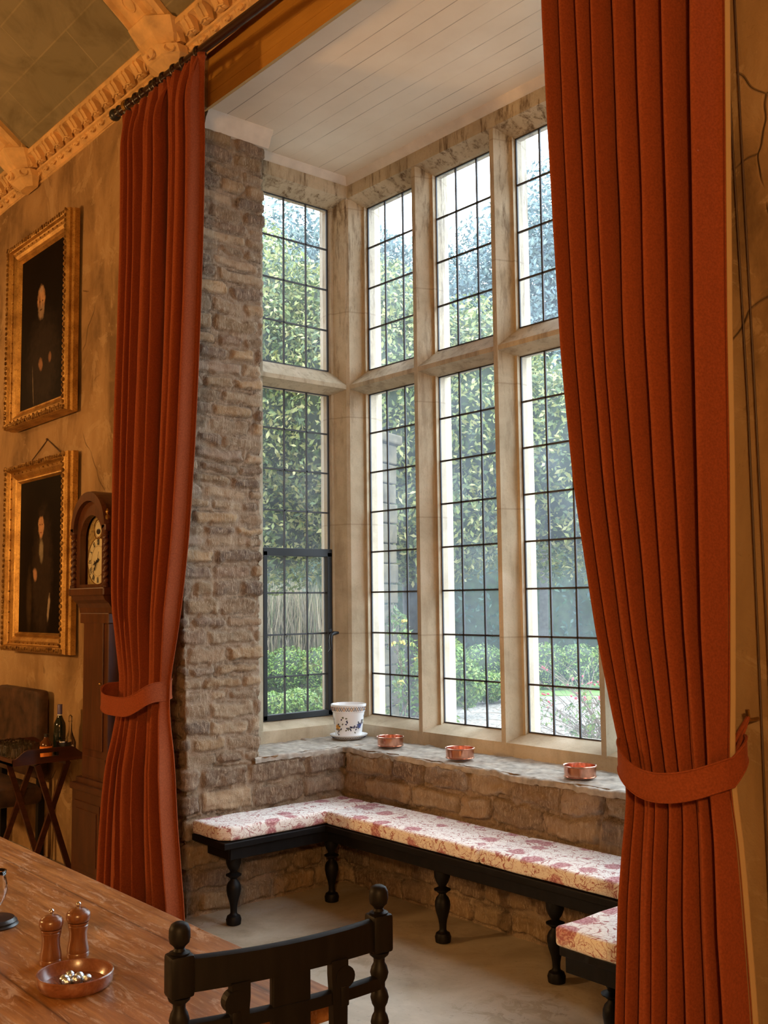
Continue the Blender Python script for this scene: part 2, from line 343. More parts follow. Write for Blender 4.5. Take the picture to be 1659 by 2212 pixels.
# ------------------------------------------------------------------ mesh kit
def link(name, me, mat=None, parent=None, smooth=False):
    o = bpy.data.objects.new(name, me); COL.objects.link(o)
    if mat is not None:
        for mm in (mat if isinstance(mat, (list, tuple)) else [mat]): me.materials.append(mm)
    if parent is not None: o.parent = parent
    if smooth:
        me.polygons.foreach_set('use_smooth', np.ones(len(me.polygons), dtype=bool))
    return o
class B:
    """collects shapes into one mesh"""
    def __init__(s): s.v = []; s.f = []; s.mi = []
    def add(s, vs, fs, mi=0):
        k = len(s.v); s.v += [tuple(p) for p in vs]; s.f += [tuple(i+k for i in f) for f in fs]; s.mi += [mi]*len(fs)
    def box(s, x0, x1, y0, y1, z0, z1, mi=0, bev=0):
        if bev:
            bm = bmesh.new(); bmesh.ops.create_cube(bm, size=1)
            for v in bm.verts: v.co = Vector(((x0+x1)/2+v.co.x*(x1-x0), (y0+y1)/2+v.co.y*(y1-y0), (z0+z1)/2+v.co.z*(z1-z0)))
            bmesh.ops.bevel(bm, geom=list(bm.edges)+list(bm.verts), offset=bev, segments=2, affect='EDGES', profile=.5)
            bm.verts.index_update(); s.add([v.co for v in bm.verts], [[v.index for v in f.verts] for f in bm.faces], mi); bm.free(); return s
        s.add([(x0, y0, z0), (x1, y0, z0), (x1, y1, z0), (x0, y1, z0), (x0, y0, z1), (x1, y0, z1), (x1, y1, z1), (x0, y1, z1)],
              [(0, 3, 2, 1), (4, 5, 6, 7), (0, 1, 5, 4), (1, 2, 6, 5), (2, 3, 7, 6), (3, 0, 4, 7)], mi); return s
    def prism(s, poly, axis, a, b, mi=0):
        """poly in the other two axes (cyclic order), extruded a..b along axis"""
        n = len(poly); vs = []
        for t in (a, b):
            for p in poly:
                if axis == 0: vs.append((t, p[0], p[1]))
                elif axis == 1: vs.append((p[0], t, p[1]))
                else: vs.append((p[0], p[1], t))
        s.add(vs, [tuple(range(n))[::-1], tuple(range(n, 2*n))]+[(i, (i+1) % n, n+(i+1) % n, n+i) for i in range(n)], mi); return s
    def lathe(s, prof, c=(0, 0, 0), seg=24, mi=0, tw=None, axis=2):
        """prof list of (z, r)"""
        vs = []; n = len(prof)
        for i, (z, r) in enumerate(prof):
            for k in range(seg):
                a = 2*PI*k/seg; x, y = r*math.cos(a), r*math.sin(a)
                p = (x, y, z) if axis == 2 else ((z, x, y) if axis == 0 else (x, z, y))
                vs.append((c[0]+p[0], c[1]+p[1], c[2]+p[2]))
        fs = [(i*seg+k, i*seg+(k+1) % seg, (i+1)*seg+(k+1) % seg, (i+1)*seg+k) for i in range(n-1) for k in range(seg)]
        fs.append(tuple(range(seg))[::-1]); fs.append(tuple((n-1)*seg+k for k in range(seg)))
        s.add(vs, fs, mi); return s
    def tube(s, pts, r, seg=8, mi=0, closed=False):
        pts = [Vector(p) for p in pts]; n = len(pts); vs = []
        rr = r if isinstance(r, (list, tuple)) else [r]*n
        up = Vector((0, 0, 1)); prev = None
        for i, p in enumerate(pts):
            if closed: t = pts[(i+1) % n]-pts[i-1]
            else: t = pts[min(i+1, n-1)]-pts[max(i-1, 0)]
            t.normalize()
            if prev is None:
                a = t.cross(up)
                if a.length < .05: a = t.cross(Vector((1, 0, 0)))
            else: a = prev-t*prev.dot(t)
            a.normalize(); prev = a; b = t.cross(a)
            for k in range(seg):
                an = 2*PI*k/seg; vs.append(p+a*(rr[i]*math.cos(an))+b*(rr[i]*math.sin(an)))
        m = n if closed else n-1
        fs = [(i*seg+k, i*seg+(k+1) % seg, ((i+1) % n)*seg+(k+1) % seg, ((i+1) % n)*seg+k) for i in range(m) for k in range(seg)]
        if not closed: fs.append(tuple(range(seg))[::-1]); fs.append(tuple((n-1)*seg+k for k in range(seg)))
        s.add(vs, fs, mi); return s
    def sphere(s, c, r, seg=12, ring=8, mi=0, sc=(1, 1, 1)):
        prof = [(-math.cos(PI*i/ring), max(1e-4, math.sin(PI*i/ring))) for i in range(ring+1)]
        vs = []
        for z, q in prof:
            for k in range(seg):
                a = 2*PI*k/seg; vs.append((c[0]+r*sc[0]*q*math.cos(a), c[1]+r*sc[1]*q*math.sin(a), c[2]+r*sc[2]*z))
        s.add(vs, [(i*seg+k, i*seg+(k+1) % seg, (i+1)*seg+(k+1) % seg, (i+1)*seg+k) for i in range(ring) for k in range(seg)], mi); return s
    def mesh(s, name):
        me = bpy.data.meshes.new(name); me.from_pydata(s.v, [], s.f); me.update()
        if any(s.mi): me.polygons.foreach_set('material_index', s.mi)
        return me
    def build(s, name, mat, parent=None, smooth=False, sharp=None):
        me = s.mesh(name)
        bm = bmesh.new(); bm.from_mesh(me); bmesh.ops.recalc_face_normals(bm, faces=bm.faces); bm.to_mesh(me); bm.free()
        o = link(name, me, mat, parent, smooth)
        if smooth:
            try: me.set_sharp_from_angle(angle=sharp or math.radians(38))
            except Exception: pass
        return o
def np_mesh(name, V, F, mat, parent=None, smooth=True):
    me = bpy.data.meshes.new(name); V = np.asarray(V, dtype=np.float32); F = np.asarray(F, dtype=np.int32); k = F.shape[1]
    me.vertices.add(len(V)); me.vertices.foreach_set('co', V.ravel())
    me.loops.add(F.size); me.loops.foreach_set('vertex_index', F.ravel())
    me.polygons.add(len(F)); me.polygons.foreach_set('loop_start', np.arange(0, F.size, k, dtype=np.int32)); me.polygons.foreach_set('loop_total', np.full(len(F), k, dtype=np.int32))
    me.update(calc_edges=True); me.validate()
    return link(name, me, mat, parent, smooth)
def grid_faces(nu, nv, mask=None):
    i = np.arange(nu*nv).reshape(nv, nu)
    f = np.stack([i[:-1, :-1], i[:-1, 1:], i[1:, 1:], i[1:, :-1]], -1).reshape(-1, 4)
    return f if mask is None else f[mask[:-1, :-1].ravel()]
def thing(name, label, cat, loc=(0, 0, 0), rz=0, group=None):
    o = bpy.data.objects.new(name, None); COL.objects.link(o); o.location = loc; o.rotation_euler = (0, 0, rz)
    o.empty_display_size = .1
    return tag(o, label, cat, group)
def tag(o, label, cat, group=None, kind=None):
    o['label'] = label; o['category'] = cat
    if group: o['group'] = group
    if kind: o['kind'] = kind
    return o
def struct(o): o['kind'] = 'structure'; return o
def dup(root, loc, rz=0, label=None, group=None):
    r = root.copy(); COL.objects.link(r); r.location = loc; r.rotation_euler = (0, 0, rz)
    if label: r['label'] = label
    if group: r['group'] = group
    for ch in list(root.children):
        c = ch.copy(); COL.objects.link(c); c.parent = r
        for g in ch.children:
            d = g.copy(); COL.objects.link(d); d.parent = c
    return r
def vnoise(x, y, seed=0):
    x = np.asarray(x, float); y = np.asarray(y, float)
    xi = np.floor(x).astype(np.int64); yi = np.floor(y).astype(np.int64); fx = x-xi; fy = y-yi
    fx = fx*fx*(3-2*fx); fy = fy*fy*(3-2*fy)
    def h(a, b):
        n = (a*374761393+b*668265263+seed*974711) & 0x7fffffff
        n = ((n ^ (n >> 13))*1274126177) & 0x7fffffff
        return ((n ^ (n >> 16)) & 0xffff)/65535.0
    return (h(xi, yi)*(1-fx)+h(xi+1, yi)*fx)*(1-fy)+(h(xi, yi+1)*(1-fx)+h(xi+1, yi+1)*fx)*fy
def fbm(x, y, seed=0, oct=4):
    s = 0; a = .5
    for k in range(oct): s = s+a*vnoise(x*2**k, y*2**k, seed+k*17); a *= .5
    return s

# ------------------------------------------------------------------ rubble walls
STONES = [(.29, .205, .130), (.23, .155, .095), (.34, .250, .160), (.17, .110, .075), (.29, .195, .11), (.26, .19, .14), (.15, .105, .08), (.33, .22, .12)]
MORTAR = (.30, .222, .155)
crs = random.Random(11)
COURSES = [0.0]
while COURSES[-1] < 4.7:
    z = COURSES[-1]; COURSES.append(z+(crs.uniform(.10, .15) if z < .70 else crs.uniform(.062, .105)))
COURSES = np.array(COURSES)
def stone_layout(u, z, seed):
    """height and colour of a rubble face at (u, z)"""
    zz = z+.030*(fbm(u*4.5, z*3, 3)-.47)*2
    ci = np.clip(np.searchsorted(COURSES, zz)-1, 0, len(COURSES)-2)
    dz = np.minimum(zz-COURSES[ci], COURSES[ci+1]-zz)
    uw = u+.022*(fbm(u*4, z*9, 8)-.47)*2
    d = np.full(u.shape, 9.0); sid = np.zeros(u.shape, int)
    for c in np.unique(ci):
        r = random.Random(seed*1000+int(c)); big = COURSES[c] < .70
        sp = [-.3+r.uniform(0, .2)]
        while sp[-1] < 9: sp.append(sp[-1]+(r.uniform(.18, .42) if big else r.uniform(.10, .30)))
        sp = np.array(sp); m = ci == c; k = np.clip(np.searchsorted(sp, uw[m])-1, 0, len(sp)-2)
        du = np.minimum(uw[m]-sp[k], sp[k+1]-uw[m]); e = dz[m]
        R = .028
        a = np.maximum(R-du, 0); b = np.maximum(R-e, 0)
        dd = R-np.hypot(a, b); d[m] = np.where((du < R) & (e < R), dd, np.minimum(du, e)); sid[m] = c*131+k
    jag = .030*(fbm(u*22, z*30, 5)-.47)
    t = np.clip((d+jag-.006)/.018, 0, 1); t = t*t*(3-2*t)
    rr = (np.sin(sid*12.9898)*43758.5453) % 1.0; r2 = (np.sin(sid*78.233)*12543.123) % 1.0
    tilt = (r2-.5)*.5
    h = t*(.005+.015*rr+tilt*.018*np.sin(u*9+rr*6))+t*.020*(fbm(u*14, z*26, 9)-.45)+.014*(fbm(u*26, z*30, 21)-.5)+.010*(fbm(u*4, z*4, 22)-.5)-.009*np.exp(-((d+jag-.007)/.005)**2)*(vnoise(u*9, z*9, 77) > .35)
    pal = np.array(STONES); c1 = pal[(rr*7.99).astype(int)]*(0.70+.6*r2)[..., None]
    cm = np.array(MORTAR)*(0.85+.35*fbm(u*12, z*12, 31))[..., None]
    crevice_shade = (.75*np.exp(-((d+jag-.007)/.0045)**2)*np.clip(3*vnoise(u*7, z*7, 78)-1, 0, 1))[..., None]; mott = (.78+.5*fbm(u*18, z*36, 55))[..., None]  # crevice shading painted into the stone colour along the joints
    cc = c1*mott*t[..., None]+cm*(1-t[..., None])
    return h, cc*(1-crevice_shade)+np.array((.05, .035, .025))*crevice_shade
def wall_strip(name, pts, z0, z1, seed=1, step=.0075, lean=None, u0=0.0, amp=1.0, keep=None):
    """pts polyline (x, y) walked with the outward side on its right"""
    pts = np.array(pts, float); seg = np.hypot(*(pts[1:]-pts[:-1]).T); acc = np.concatenate([[0], np.cumsum(seg)])
    us = []
    for i in range(len(seg)):
        n = max(2, int(seg[i]/step)); us += list(acc[i]+seg[i]*np.arange(n)/n)
    us.append(acc[-1]); us = np.array(us); nz = max(2, int((z1-z0)/step)+1); zs = np.linspace(z0, z1, nz)
    P = np.stack([np.interp(us, acc, pts[:, 0]), np.interp(us, acc, pts[:, 1])], -1)
    nr = []
    for i in range(len(seg)):
        d = (pts[i+1]-pts[i])/seg[i]; nr.append(np.array([d[1], -d[0]]))
    k = np.clip(np.searchsorted(acc, us, side='right')-1, 0, len(seg)-1); NN = np.array(nr)[k]
    for i in range(1, len(seg)):
        c = np.argmin(abs(us-acc[i])); NN[c] = (nr[i-1]+nr[i])
        NN[c] *= .6
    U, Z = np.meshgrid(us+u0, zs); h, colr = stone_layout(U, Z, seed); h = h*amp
    X = P[:, 0][None, :]+NN[:, 0][None, :]*h; Y = P[:, 1][None, :]+NN[:, 1][None, :]*h
    if lean is not None:
        f = np.clip((Z-.8)/3.7, 0, 1); X = X+lean[0]*f; Y = Y+lean[1]*f*np.interp(us, acc, lean[2])[None, :]
    V = np.stack([X, Y, Z], -1).reshape(-1, 3)
    o = np_mesh(name, V, grid_faces(len(us), nz), M['rubble'])
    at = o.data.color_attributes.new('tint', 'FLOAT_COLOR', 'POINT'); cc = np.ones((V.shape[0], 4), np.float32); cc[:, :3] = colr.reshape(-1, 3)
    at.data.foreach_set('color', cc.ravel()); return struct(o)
XW, YW, XR = -4.905, 3.84, -2.0          # rubble faces of the bay
YH = 2.78                                # hall wall face
ZL = .785                                # ledge top
# lower rubble all round the bay (hall side corner, left side, front, right side)
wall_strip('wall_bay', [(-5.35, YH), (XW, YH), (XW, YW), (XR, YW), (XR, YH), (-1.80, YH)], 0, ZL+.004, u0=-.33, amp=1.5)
# pier beside the side window, leaning back slightly as it rises
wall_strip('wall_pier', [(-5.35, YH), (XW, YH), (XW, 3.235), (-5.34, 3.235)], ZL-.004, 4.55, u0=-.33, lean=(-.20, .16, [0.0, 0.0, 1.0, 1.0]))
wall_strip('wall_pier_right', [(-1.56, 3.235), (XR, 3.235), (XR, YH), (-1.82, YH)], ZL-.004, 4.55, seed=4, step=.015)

# ledge slabs with broken front edges
def ledge(name, along, a0, a1, front, back, z):
    n = int((a1-a0)/.012); m = 34; us = np.linspace(a0, a1, n); ts = np.linspace(0, 1, m)
    U, T = np.meshgrid(us, ts); fr = front+(1 if front < back else -1)*(-.010+.045*(fbm(U*6, U*0+1, 44)-.42))
    D = fr+(back-fr)*np.clip((T-.14)/.86, 0, 1); Z = z+.020*(fbm(U*9, D*14, 71, 5)-.5)+.012*(fbm(U*24, D*30, 73)-.5)-.010*(fbm(U*30, D*30, 75)-.3)
    low = T < .14; Z = np.where(low, Z-(.14-T)/.14*.030+.006*(fbm(U*40, T*20, 12)-.5), Z)
    X, Y = (U, D) if along == 0 else (D, U)
    V = np.stack([X, Y, Z], -1).reshape(-1, 3); return struct(np_mesh(name, V, grid_faces(n, m), M['ledge']))
ledge('trim_ledge_front', 0, -5.34, -1.88, YW-.012, 4.25, ZL+.004)
ledge('trim_ledge_left', 1, 3.20, 4.24, XW+.012, -5.34, ZL+.004)
ledge('trim_ledge_right', 1, 3.20, 4.24, XR-.012, -1.88, ZL+.004)

# ------------------------------------------------------------------ room shell
def quad_wall(name, x0, x1, y0, y1, z0, z1, mat):
    b = B(); b.box(x0, x1, y0, y1, z0, z1); return struct(b.build(name, mat))
b = B(); b.box(-12, 3, -6, 4.6, -.2, 0); struct(b.build('floor', M['floor']))
quad_wall('wall_left', -12, -5.33, YH, YH+.42, 0, 4.84, M['hallwall'])
def wavy_wall(name, x0, x1, z0, z1):
    n, m = int((x1-x0)/.04), int((z1-z0)/.04); us = np.linspace(x0, x1, n); zs = np.linspace(z0, z1, m); U, Z = np.meshgrid(us, zs)
    Y = YH-.004-.02*(fbm(U*1.6, Z*1.6, 61)-.3); V = np.stack([U, Y, Z], -1).reshape(-1, 3)
    return struct(np_mesh(name, V, grid_faces(n, m), M['hallwall']))
wavy_wall('wall_left_plaster', -8.6, -5.29, 0, 4.8)
quad_wall('wall_left_head', -5.34, -5.03, YH, 3.2, 4.54, 4.84, M['hallwall'])
quad_wall('wall_right', -1.86, 3, YH, YH+.42, 0, 4.84, M['hallwall'])
wavy_wall('wall_right_plaster', -1.83, 0.2, 0, 4.8)
quad_wall('wall_back', -12, 3, -6.2, -6, 0, 6.6, M['hallwall'])
quad_wall('wall_end', -12.2, -12, -6, YH+.4, 0, 6.6, M['hallwall'])
quad_wall('wall_near_end', 3, 3.2, -6, YH+.4, 0, 6.6, M['hallwall'])
# solid masonry behind the rubble faces and above the bay opening
quad_wall('wall_pier_core', -5.62, -5.18, 2.90, 3.25, ZL, 4.6, M['rubble'])
quad_wall('wall_jamb_left', -5.62, -5.335, 3.2, 3.55, ZL, 4.6, M['lime'])
quad_wall('wall_jamb_right', -1.9, -1.58, 3.2, 3.55, ZL, 4.6, M['lime'])
quad_wall('wall_bay_core_front', -5.6, -1.6, 4.20, 4.55, -.5, ZL-.01, M['lime'])
quad_wall('wall_bay_core_left', -5.62, -5.25, 3.2, 4.55, -.5, ZL-.01, M['lime'])
quad_wall('wall_bay_core_right', -1.96, -1.6, 3.2, 4.55, -.5, ZL-.01, M['lime'])
quad_wall('wall_above_opening', -5.03, -1.86, 2.985, 3.2, 4.62, 5.0, M['hallwall'])
b = B(); b.prism([(2.86, 4.427), (2.86, 4.86), (2.985, 4.86), (2.985, 4.53)], 0, -5.03, -1.86)
for zz in (4.50, 4.575, 4.65): b.box(-4.85, -1.86, 2.8585, 2.862, zz, zz+.003)
struct(b.build('trim_fascia', M['fascia']))
quad_wall('wall_opening_return', -5.10, -4.85, 2.79, 2.861, 4.427, 4.84, M['hallwall'])
quad_wall('wall_soffit', -5.06, -1.84, 2.775, 3.0, 4.84, 4.97, M['stucco'])
# bay ceiling and roof
b = B(); b.box(-5.62, -1.58, 2.986, 4.55, 4.53, 4.60); struct(b.build('ceiling_bay', M['ceiling']))
quad_wall('roof_bay', -5.75, -1.45, 2.97, 4.72, 4.60, 4.72, M['lime'])
# cream cornices round the bay ceiling
cz = 4.532
def cornice_poly(s): return [(0, cz), (0, cz-.052), (s*.012, cz-.050), (s*.022, cz-.040), (s*.030, cz-.022), (s*.042, cz-.012), (s*.048, cz)]
b = B(); b.prism([(4.24+p[0], p[1]) for p in cornice_poly(-1)], 0, -5.34, -1.88); struct(b.build('trim_cornice_front', M['cream'], smooth=True))
b = B(); b.prism([(-5.335+p[0], p[1]) for p in cornice_poly(1)], 1, 3.4, 4.24); struct(b.build('trim_cornice_left', M['cream'], smooth=True))
b = B(); b.prism([(-5.10+p[0]*1.6, cz-(cz-p[1])*2.0) for p in cornice_poly(1)], 1, 2.97, 3.425); struct(b.build('trim_cornice_pier', M['cream'], smooth=True))

# vault
def vault():
    R, c0 = 6.77, -1.65; nx, na = 60, 48; xs = np.linspace(-12, 3, nx); an = np.linspace(-math.radians(40), math.radians(40), na)
    zc = 4.84-R*math.cos(math.radians(40)); V = []; 
    X, A = np.meshgrid(xs, an); Y = c0-R*np.sin(A); Z = zc+R*np.cos(A); V = np.stack([X, Y, Z], -1).reshape(-1, 3)
    o = np_mesh('ceiling_vault', V, grid_faces(nx, na), M['vault']); uvl = o.data.uv_layers.new(name='UVMap')
    li = np.empty(len(o.data.loops), np.int32); o.data.loops.foreach_get('vertex_index', li)
    uv = np.stack([X.ravel(), (A*R).ravel()], -1)[li]; uvl.data.foreach_set('uv', uv.astype(np.float32).ravel()); struct(o)
    return c0, zc, R
c0, zc, RV = vault()
def vault_pt(x, s, off=0):   # s metres up the vault from the window side springing, off below the surface
    a = -math.radians(40)+s/RV; r = RV-off; return Vector((x, c0-r*math.sin(a), zc+r*math.cos(a)))
# hall cornice : 45 degree carved band from (y 2.78, z 4.70) to (y 2.66, z 4.82)
def cornice(x0, x1, name):
    prof = [(2.80, 4.68), (2.772, 4.682), (2.764, 4.688), (2.772, 4.70), (2.752, 4.712), (2.738, 4.738), (2.724, 4.742), (2.720, 4.752), (2.742, 4.766), (2.728, 4.80), (2.690, 4.832), (2.668, 4.838), (2.648, 4.838), (2.642, 4.862), (2.665, 4.90), (2.80, 4.90)]
    b = B(); b.prism(prof, 0, x0, x1); o = struct(b.build(name, M['stucco'], smooth=True))
    e = B()
    n = int((x1-x0)/.125)
    for i in range(n):       # egg and dart in the lower band
        x = x0+(i+.5)*(x1-x0)/n
        e.sphere((x, 2.744, 4.724), .018, 8, 6, sc=(.9, .8, 1.0))
        pts = [(x+.03*math.cos(t), 2.741+.010*math.sin(t), 4.724+.021*math.sin(t)) for t in np.linspace(PI, 2*PI, 8)]
        e.tube(pts, .0035, 5)
        e.tube([(x+.0625, 2.735, 4.738), (x+.0625, 2.752, 4.714)], .004, 5)
    k = B(); n = int((x1-x0)/.15)
    for i in range(n):       # curled leaf brackets in the hollow
        x = x0+(i+.5)*(x1-x0)/n; w = .043
        sec = [(2.724, 4.762), (2.700, 4.762), (2.684, 4.778), (2.664, 4.808), (2.648, 4.824), (2.648, 4.842), (2.70, 4.845)]
        k.prism(sec, 0, x-w, x+w)
        k.prism([(p[0]-.006, p[1]-.004) for p in sec], 0, x-w*.25, x+w*.25)
        k.tube([(x-w, 2.690, 4.766), (x, 2.679, 4.770), (x+w, 2.690, 4.766)], .006, 6)
    e.build('egg_and_dart', M['stucco'], o, True); k.build('leaf_brackets', M['stucco'], o, True)
cornice(-9.2, -1.2, 'trim_hall_cornice')
# ribs with faceted corbels at their feet
def rib(x, name):
    b = B(); w = .17; S = np.linspace(-.02, 3.2, 26)
    prof = [(-w, -.01), (-w, .035), (-w+.03, .05), (-w+.045, .028), (-.07, .028), (-.055, .05), (.055, .05), (.07, .028), (w-.045, .028), (w-.03, .05), (w, .035), (w, -.01)]
    vs = []; n = len(prof)
    for s in S:
        for (dx, off) in prof: p = vault_pt(x+dx, s, off); vs.append(tuple(p))
    fs = [(i*n+k, i*n+(k+1) % n, (i+1)*n+(k+1) % n, (i+1)*n+k) for i in range(len(S)-1) for k in range(n)]
    b.add(vs, fs); o = struct(b.build(name, M['stucco']))
    d = B()
    for i in range(20):
        s = .12+i*.15
        p = vault_pt(x, s, .05); a = -math.radians(40)+s/RV; t = Vector((0, -math.cos(a), -math.sin(a)))
        if i % 2:
            d.tube([p+Vector((.04*math.cos(q), 0, 0))+t*(.045*math.sin(q)) for q in np.linspace(0, 2*PI, 13)[:-1]], .007, 6, closed=True)
        else:
            for sx in (-.11, .11):
                q0 = vault_pt(x+sx, s-.05, .034); q1 = vault_pt(x+sx, s+.05, .034); d.tube([q0, q1], .018, 6)
            d.tube([vault_pt(x, s-.035, .052), vault_pt(x, s+.035, .052)], .022, 6)
    d.build('rib_ornament', M['stucco'], o, True)
    c = B(); lay = [(4.655, .10, .05), (4.70, .16, .09), (4.705, .17, .10), (4.745, .175, .12), (4.75, .14, .09), (4.775, .145, .10), (4.80, .17, .12), (4.855, .195, .15), (4.875, .20, .155), (4.88, .18, .14), (4.92, .17, .11)]
    vs = []
    for (z, hw, dp) in lay:
        for p in ((-hw, .02), (-hw, -dp*.35), (-hw*.5, -dp), (hw*.5, -dp), (hw, -dp*.35), (hw, .02)): vs.append((x+p[0], 2.74+p[1]-(z-4.655)*.35, z))
    fs = [(i*6+k, i*6+(k+1) % 6, (i+1)*6+(k+1) % 6, (i+1)*6+k) for i in range(len(lay)-1) for k in range(6)]+[tuple(range(6)), tuple(range((len(lay)-1)*6, len(lay)*6))]
    c.add(vs, fs)
    c.tube([(x+.035*math.cos(q), 2.595, 4.725+.028*math.sin(q)) for q in np.linspace(0, 2*PI, 17)[:-1]], .006, 6, closed=True)
    for sgn in (-1, 1):
        c.tube([(x+sgn*.135+.02*math.cos(q), 2.64+sgn*0+.022*math.cos(q)*sgn, 4.725+.026*math.sin(q)) for q in np.linspace(0, 2*PI, 13)[:-1]], .005, 6, closed=True)
    c.build('corbel', M['stucco'], o)
for i, x in enumerate((-9.28, -7.15, -5.03, -2.9)): rib(x, 'trim_rib_%d' % (i+1))

# ------------------------------------------------------------------ stone window
YN, YG, YO = 4.23, 4.36, 4.50
ZS, ZB, ZT0, ZT1, ZU, ZH = .862, .91, 3.04, 3.205, 4.335, 4.395
def mull_poly(c):     # front-wall mullion section (x, y) about its centre
    return [(c-.016, YN-.0025), (c+.016, YN-.0025), (c+.052, YN+.10), (c+.070, YN+.10), (c+.070, YO-.09), (c+.062, YO-.085), (c+.040, YO-.03), (c+.03, YO), (c-.03, YO), (c-.040, YO-.03), (c-.062, YO-.085), (c-.070, YO-.09), (c-.070, YN+.10), (c-.052, YN+.10)]
MX = [-4.645, -3.965, -3.28, -2.595]
XC = -5.325
for i, x in enumerate(MX):
    b = B(); b.prism(mull_poly(x), 2, ZB-.06, ZU+.05); struct(b.build('trim_mullion_%d' % (i+1), M['lime']))
def corner(sx, x, nm):
    pts = [(0, -.015), (.016, 0), (.048, .10), (.066, .10), (.066, .19), (.04, .24), (.03, .27), (-.27, .27), (-.27, -.03), (-.24, -.04), (-.19, -.066), (-.10, -.066), (-.10, -.048), (0, -.016)]
    b = B(); b.prism([(x+sx*p[0], YN+p[1]) for p in pts], 2, ZB-.06, ZU+.05)
    o = struct(b.build(nm, M['lime']))
    r = B(); r.tube([(x+sx*.0, YN-.002, ZB-.04), (x+sx*.0, YN-.002, ZU+.05)], .009, 8); r.build('angle_roll', M['lime'], o, True)
corner(1, XC, 'trim_corner_left'); corner(-1, -1.905, 'trim_corner_right')
def rail_prism(b, prof, axis, fr, sgn, a0, a1):
    """prof: (depth from nosing, z)"""
    b.prism([(fr+sgn*p[0], p[1]) for p in prof], axis, a0, a1)
TR = [(0, 3.07), (0, 3.098), (.105, 3.19), (.13, ZT1), (.13+.05, ZT1-.0), (.24, 3.16), (.27, 3.10), (.24, 3.06), (.18, ZT0), (.13, ZT0), (.105, ZT0+.002)]
SI = [(0, .77), (0, ZS), (.11, ZB-.006), (.13, ZB), (.18, ZB), (.30, ZB-.05), (.30, .77)]
HD = [(0, 4.60), (0, ZH), (.105, ZU+.004), (.13, ZU), (.18, ZU), (.27, ZU+.06), (.27, 4.60)]
for nm, prof in (('transom', TR), ('sill', SI), ('lintel', HD)):
    b = B(); rail_prism(b, prof, 0, YN, 1, XC, -1.905); struct(b.build('trim_%s_front' % nm, M['lime']))
    b = B(); rail_prism(b, prof, 1, XC, -1, 3.50, YN); struct(b.build('trim_%s_left' % nm, M['lime']))
    b = B(); rail_prism(b, prof, 1, -1.905, 1, 3.50, YN); struct(b.build('trim_%s_right' % nm, M['lime']))

def window(n, axis, a0, a1, z0, z1, plane, rows, casement=0, glassname='glass'):
    """one leaded light; axis 0 = front wall (runs in x), 1 = side wall (runs in y)"""
    b = B(); r = .0052
    def bar(p, q, w, d=.005):
        if axis == 0: b.box(min(p[0], q[0])-(w if p[0] == q[0] else 0), max(p[0], q[0])+(w if p[0] == q[0] else 0), plane-d, plane+d, min(p[1], q[1])-(w if p[1] == q[1] else 0), max(p[1], q[1])+(w if p[1] == q[1] else 0))
        else: b.box(plane-d, plane+d, min(p[0], q[0])-(w if p[0] == q[0] else 0), max(p[0], q[0])+(w if p[0] == q[0] else 0), min(p[1], q[1])-(w if p[1] == q[1] else 0), max(p[1], q[1])+(w if p[1] == q[1] else 0))
    for i in range(1, 3): bar((a0+(a1-a0)*i/3, z0), (a0+(a1-a0)*i/3, z1), r)
    for j in range(1, rows): z = z0+(z1-z0)*j/rows; bar((a0, z), (a1, z), r)
    for z in (z0, z1): bar((a0, z), (a1, z), .006)
    for a in (a0, a1): bar((a, z0), (a, z1), .006)
    o = struct(b.build('window_%d' % n, M['lead']))
    g = B()
    jit = random.Random(n)
    for i in range(3):
        for j in range(rows):
            p0, p1 = a0+(a1-a0)*i/3, a0+(a1-a0)*(i+1)/3; q0, q1 = z0+(z1-z0)*j/rows, z0+(z1-z0)*(j+1)/rows
            t = [jit.uniform(-.0012, .0012) for _ in range(4)]
            vs = [(p0, plane+t[0], q0), (p1, plane+t[1], q0), (p1, plane+t[2], q1), (p0, plane+t[3], q1)]
            if axis: vs = [(v[1], v[0], v[2]) for v in vs]
            g.add(vs, [(0, 1, 2, 3)])
    g.build('glass', M['glass'], o)
    if casement:
        zc_ = z0+(z1-z0)*.5; f = B()
        def fb(y0, y1, q0, q1, d0=-.016, d1=.03): f.box(plane+d0, plane+d1, y0, y1, q0, q1, bev=.003)
        fb(a0, a1+.006, zc_-.030, zc_+.022); fb(a0, a1, z0-.004, z0+.034); fb(a0, a0+.03, z0, zc_); fb(a1-.034, a1+.004, z0, zc_)
        c = f.build('casement_frame', M['iron'], o)
        h = B(); zh = z0+(z1-z0)*.25
        h.box(plane+.03, plane+.042, a1-.034, a1-.004, zh-.03, zh+.03, bev=.003)
        h.tube([(plane+.04, a1-.02, zh), (plane+.075, a1-.02, zh)], .008, 8)
        h.tube([(plane+.07, a1+.02, zh+.002), (plane+.075, a1-.02, zh), (plane+.08, a1-.045, zh-.01), (plane+.085, a1-.055, zh-.05), (plane+.08, a1-.045, zh-.10), (plane+.07, a1-.06, zh-.125)], [.009, .014, .012, .011, .009, .005], 8)
        h.build('casement_handle', M['iron'], c, True)
k = 1
edges = [XC]+MX+[-1.905]
for i in range(5):
    c = (edges[i]+edges[i+1])/2
    window(k, 0, c-.27, c+.27, ZB, ZT0, YG, 8); k += 1
    window(k, 0, c-.27, c+.27, ZT1, ZU, YG, 4); k += 1
window(k, 1, 3.615, 4.155, ZB, ZT0, XC-.13, 8, casement=1); k += 1
window(k, 1, 3.615, 4.155, ZT1, ZU, XC-.13, 4); k += 1
window(k, 1, 3.615, 4.155, ZB, ZT0, -1.905+.13, 8); k += 1
window(k, 1, 3.615, 4.155, ZT1, ZU, -1.905+.13, 4); k += 1

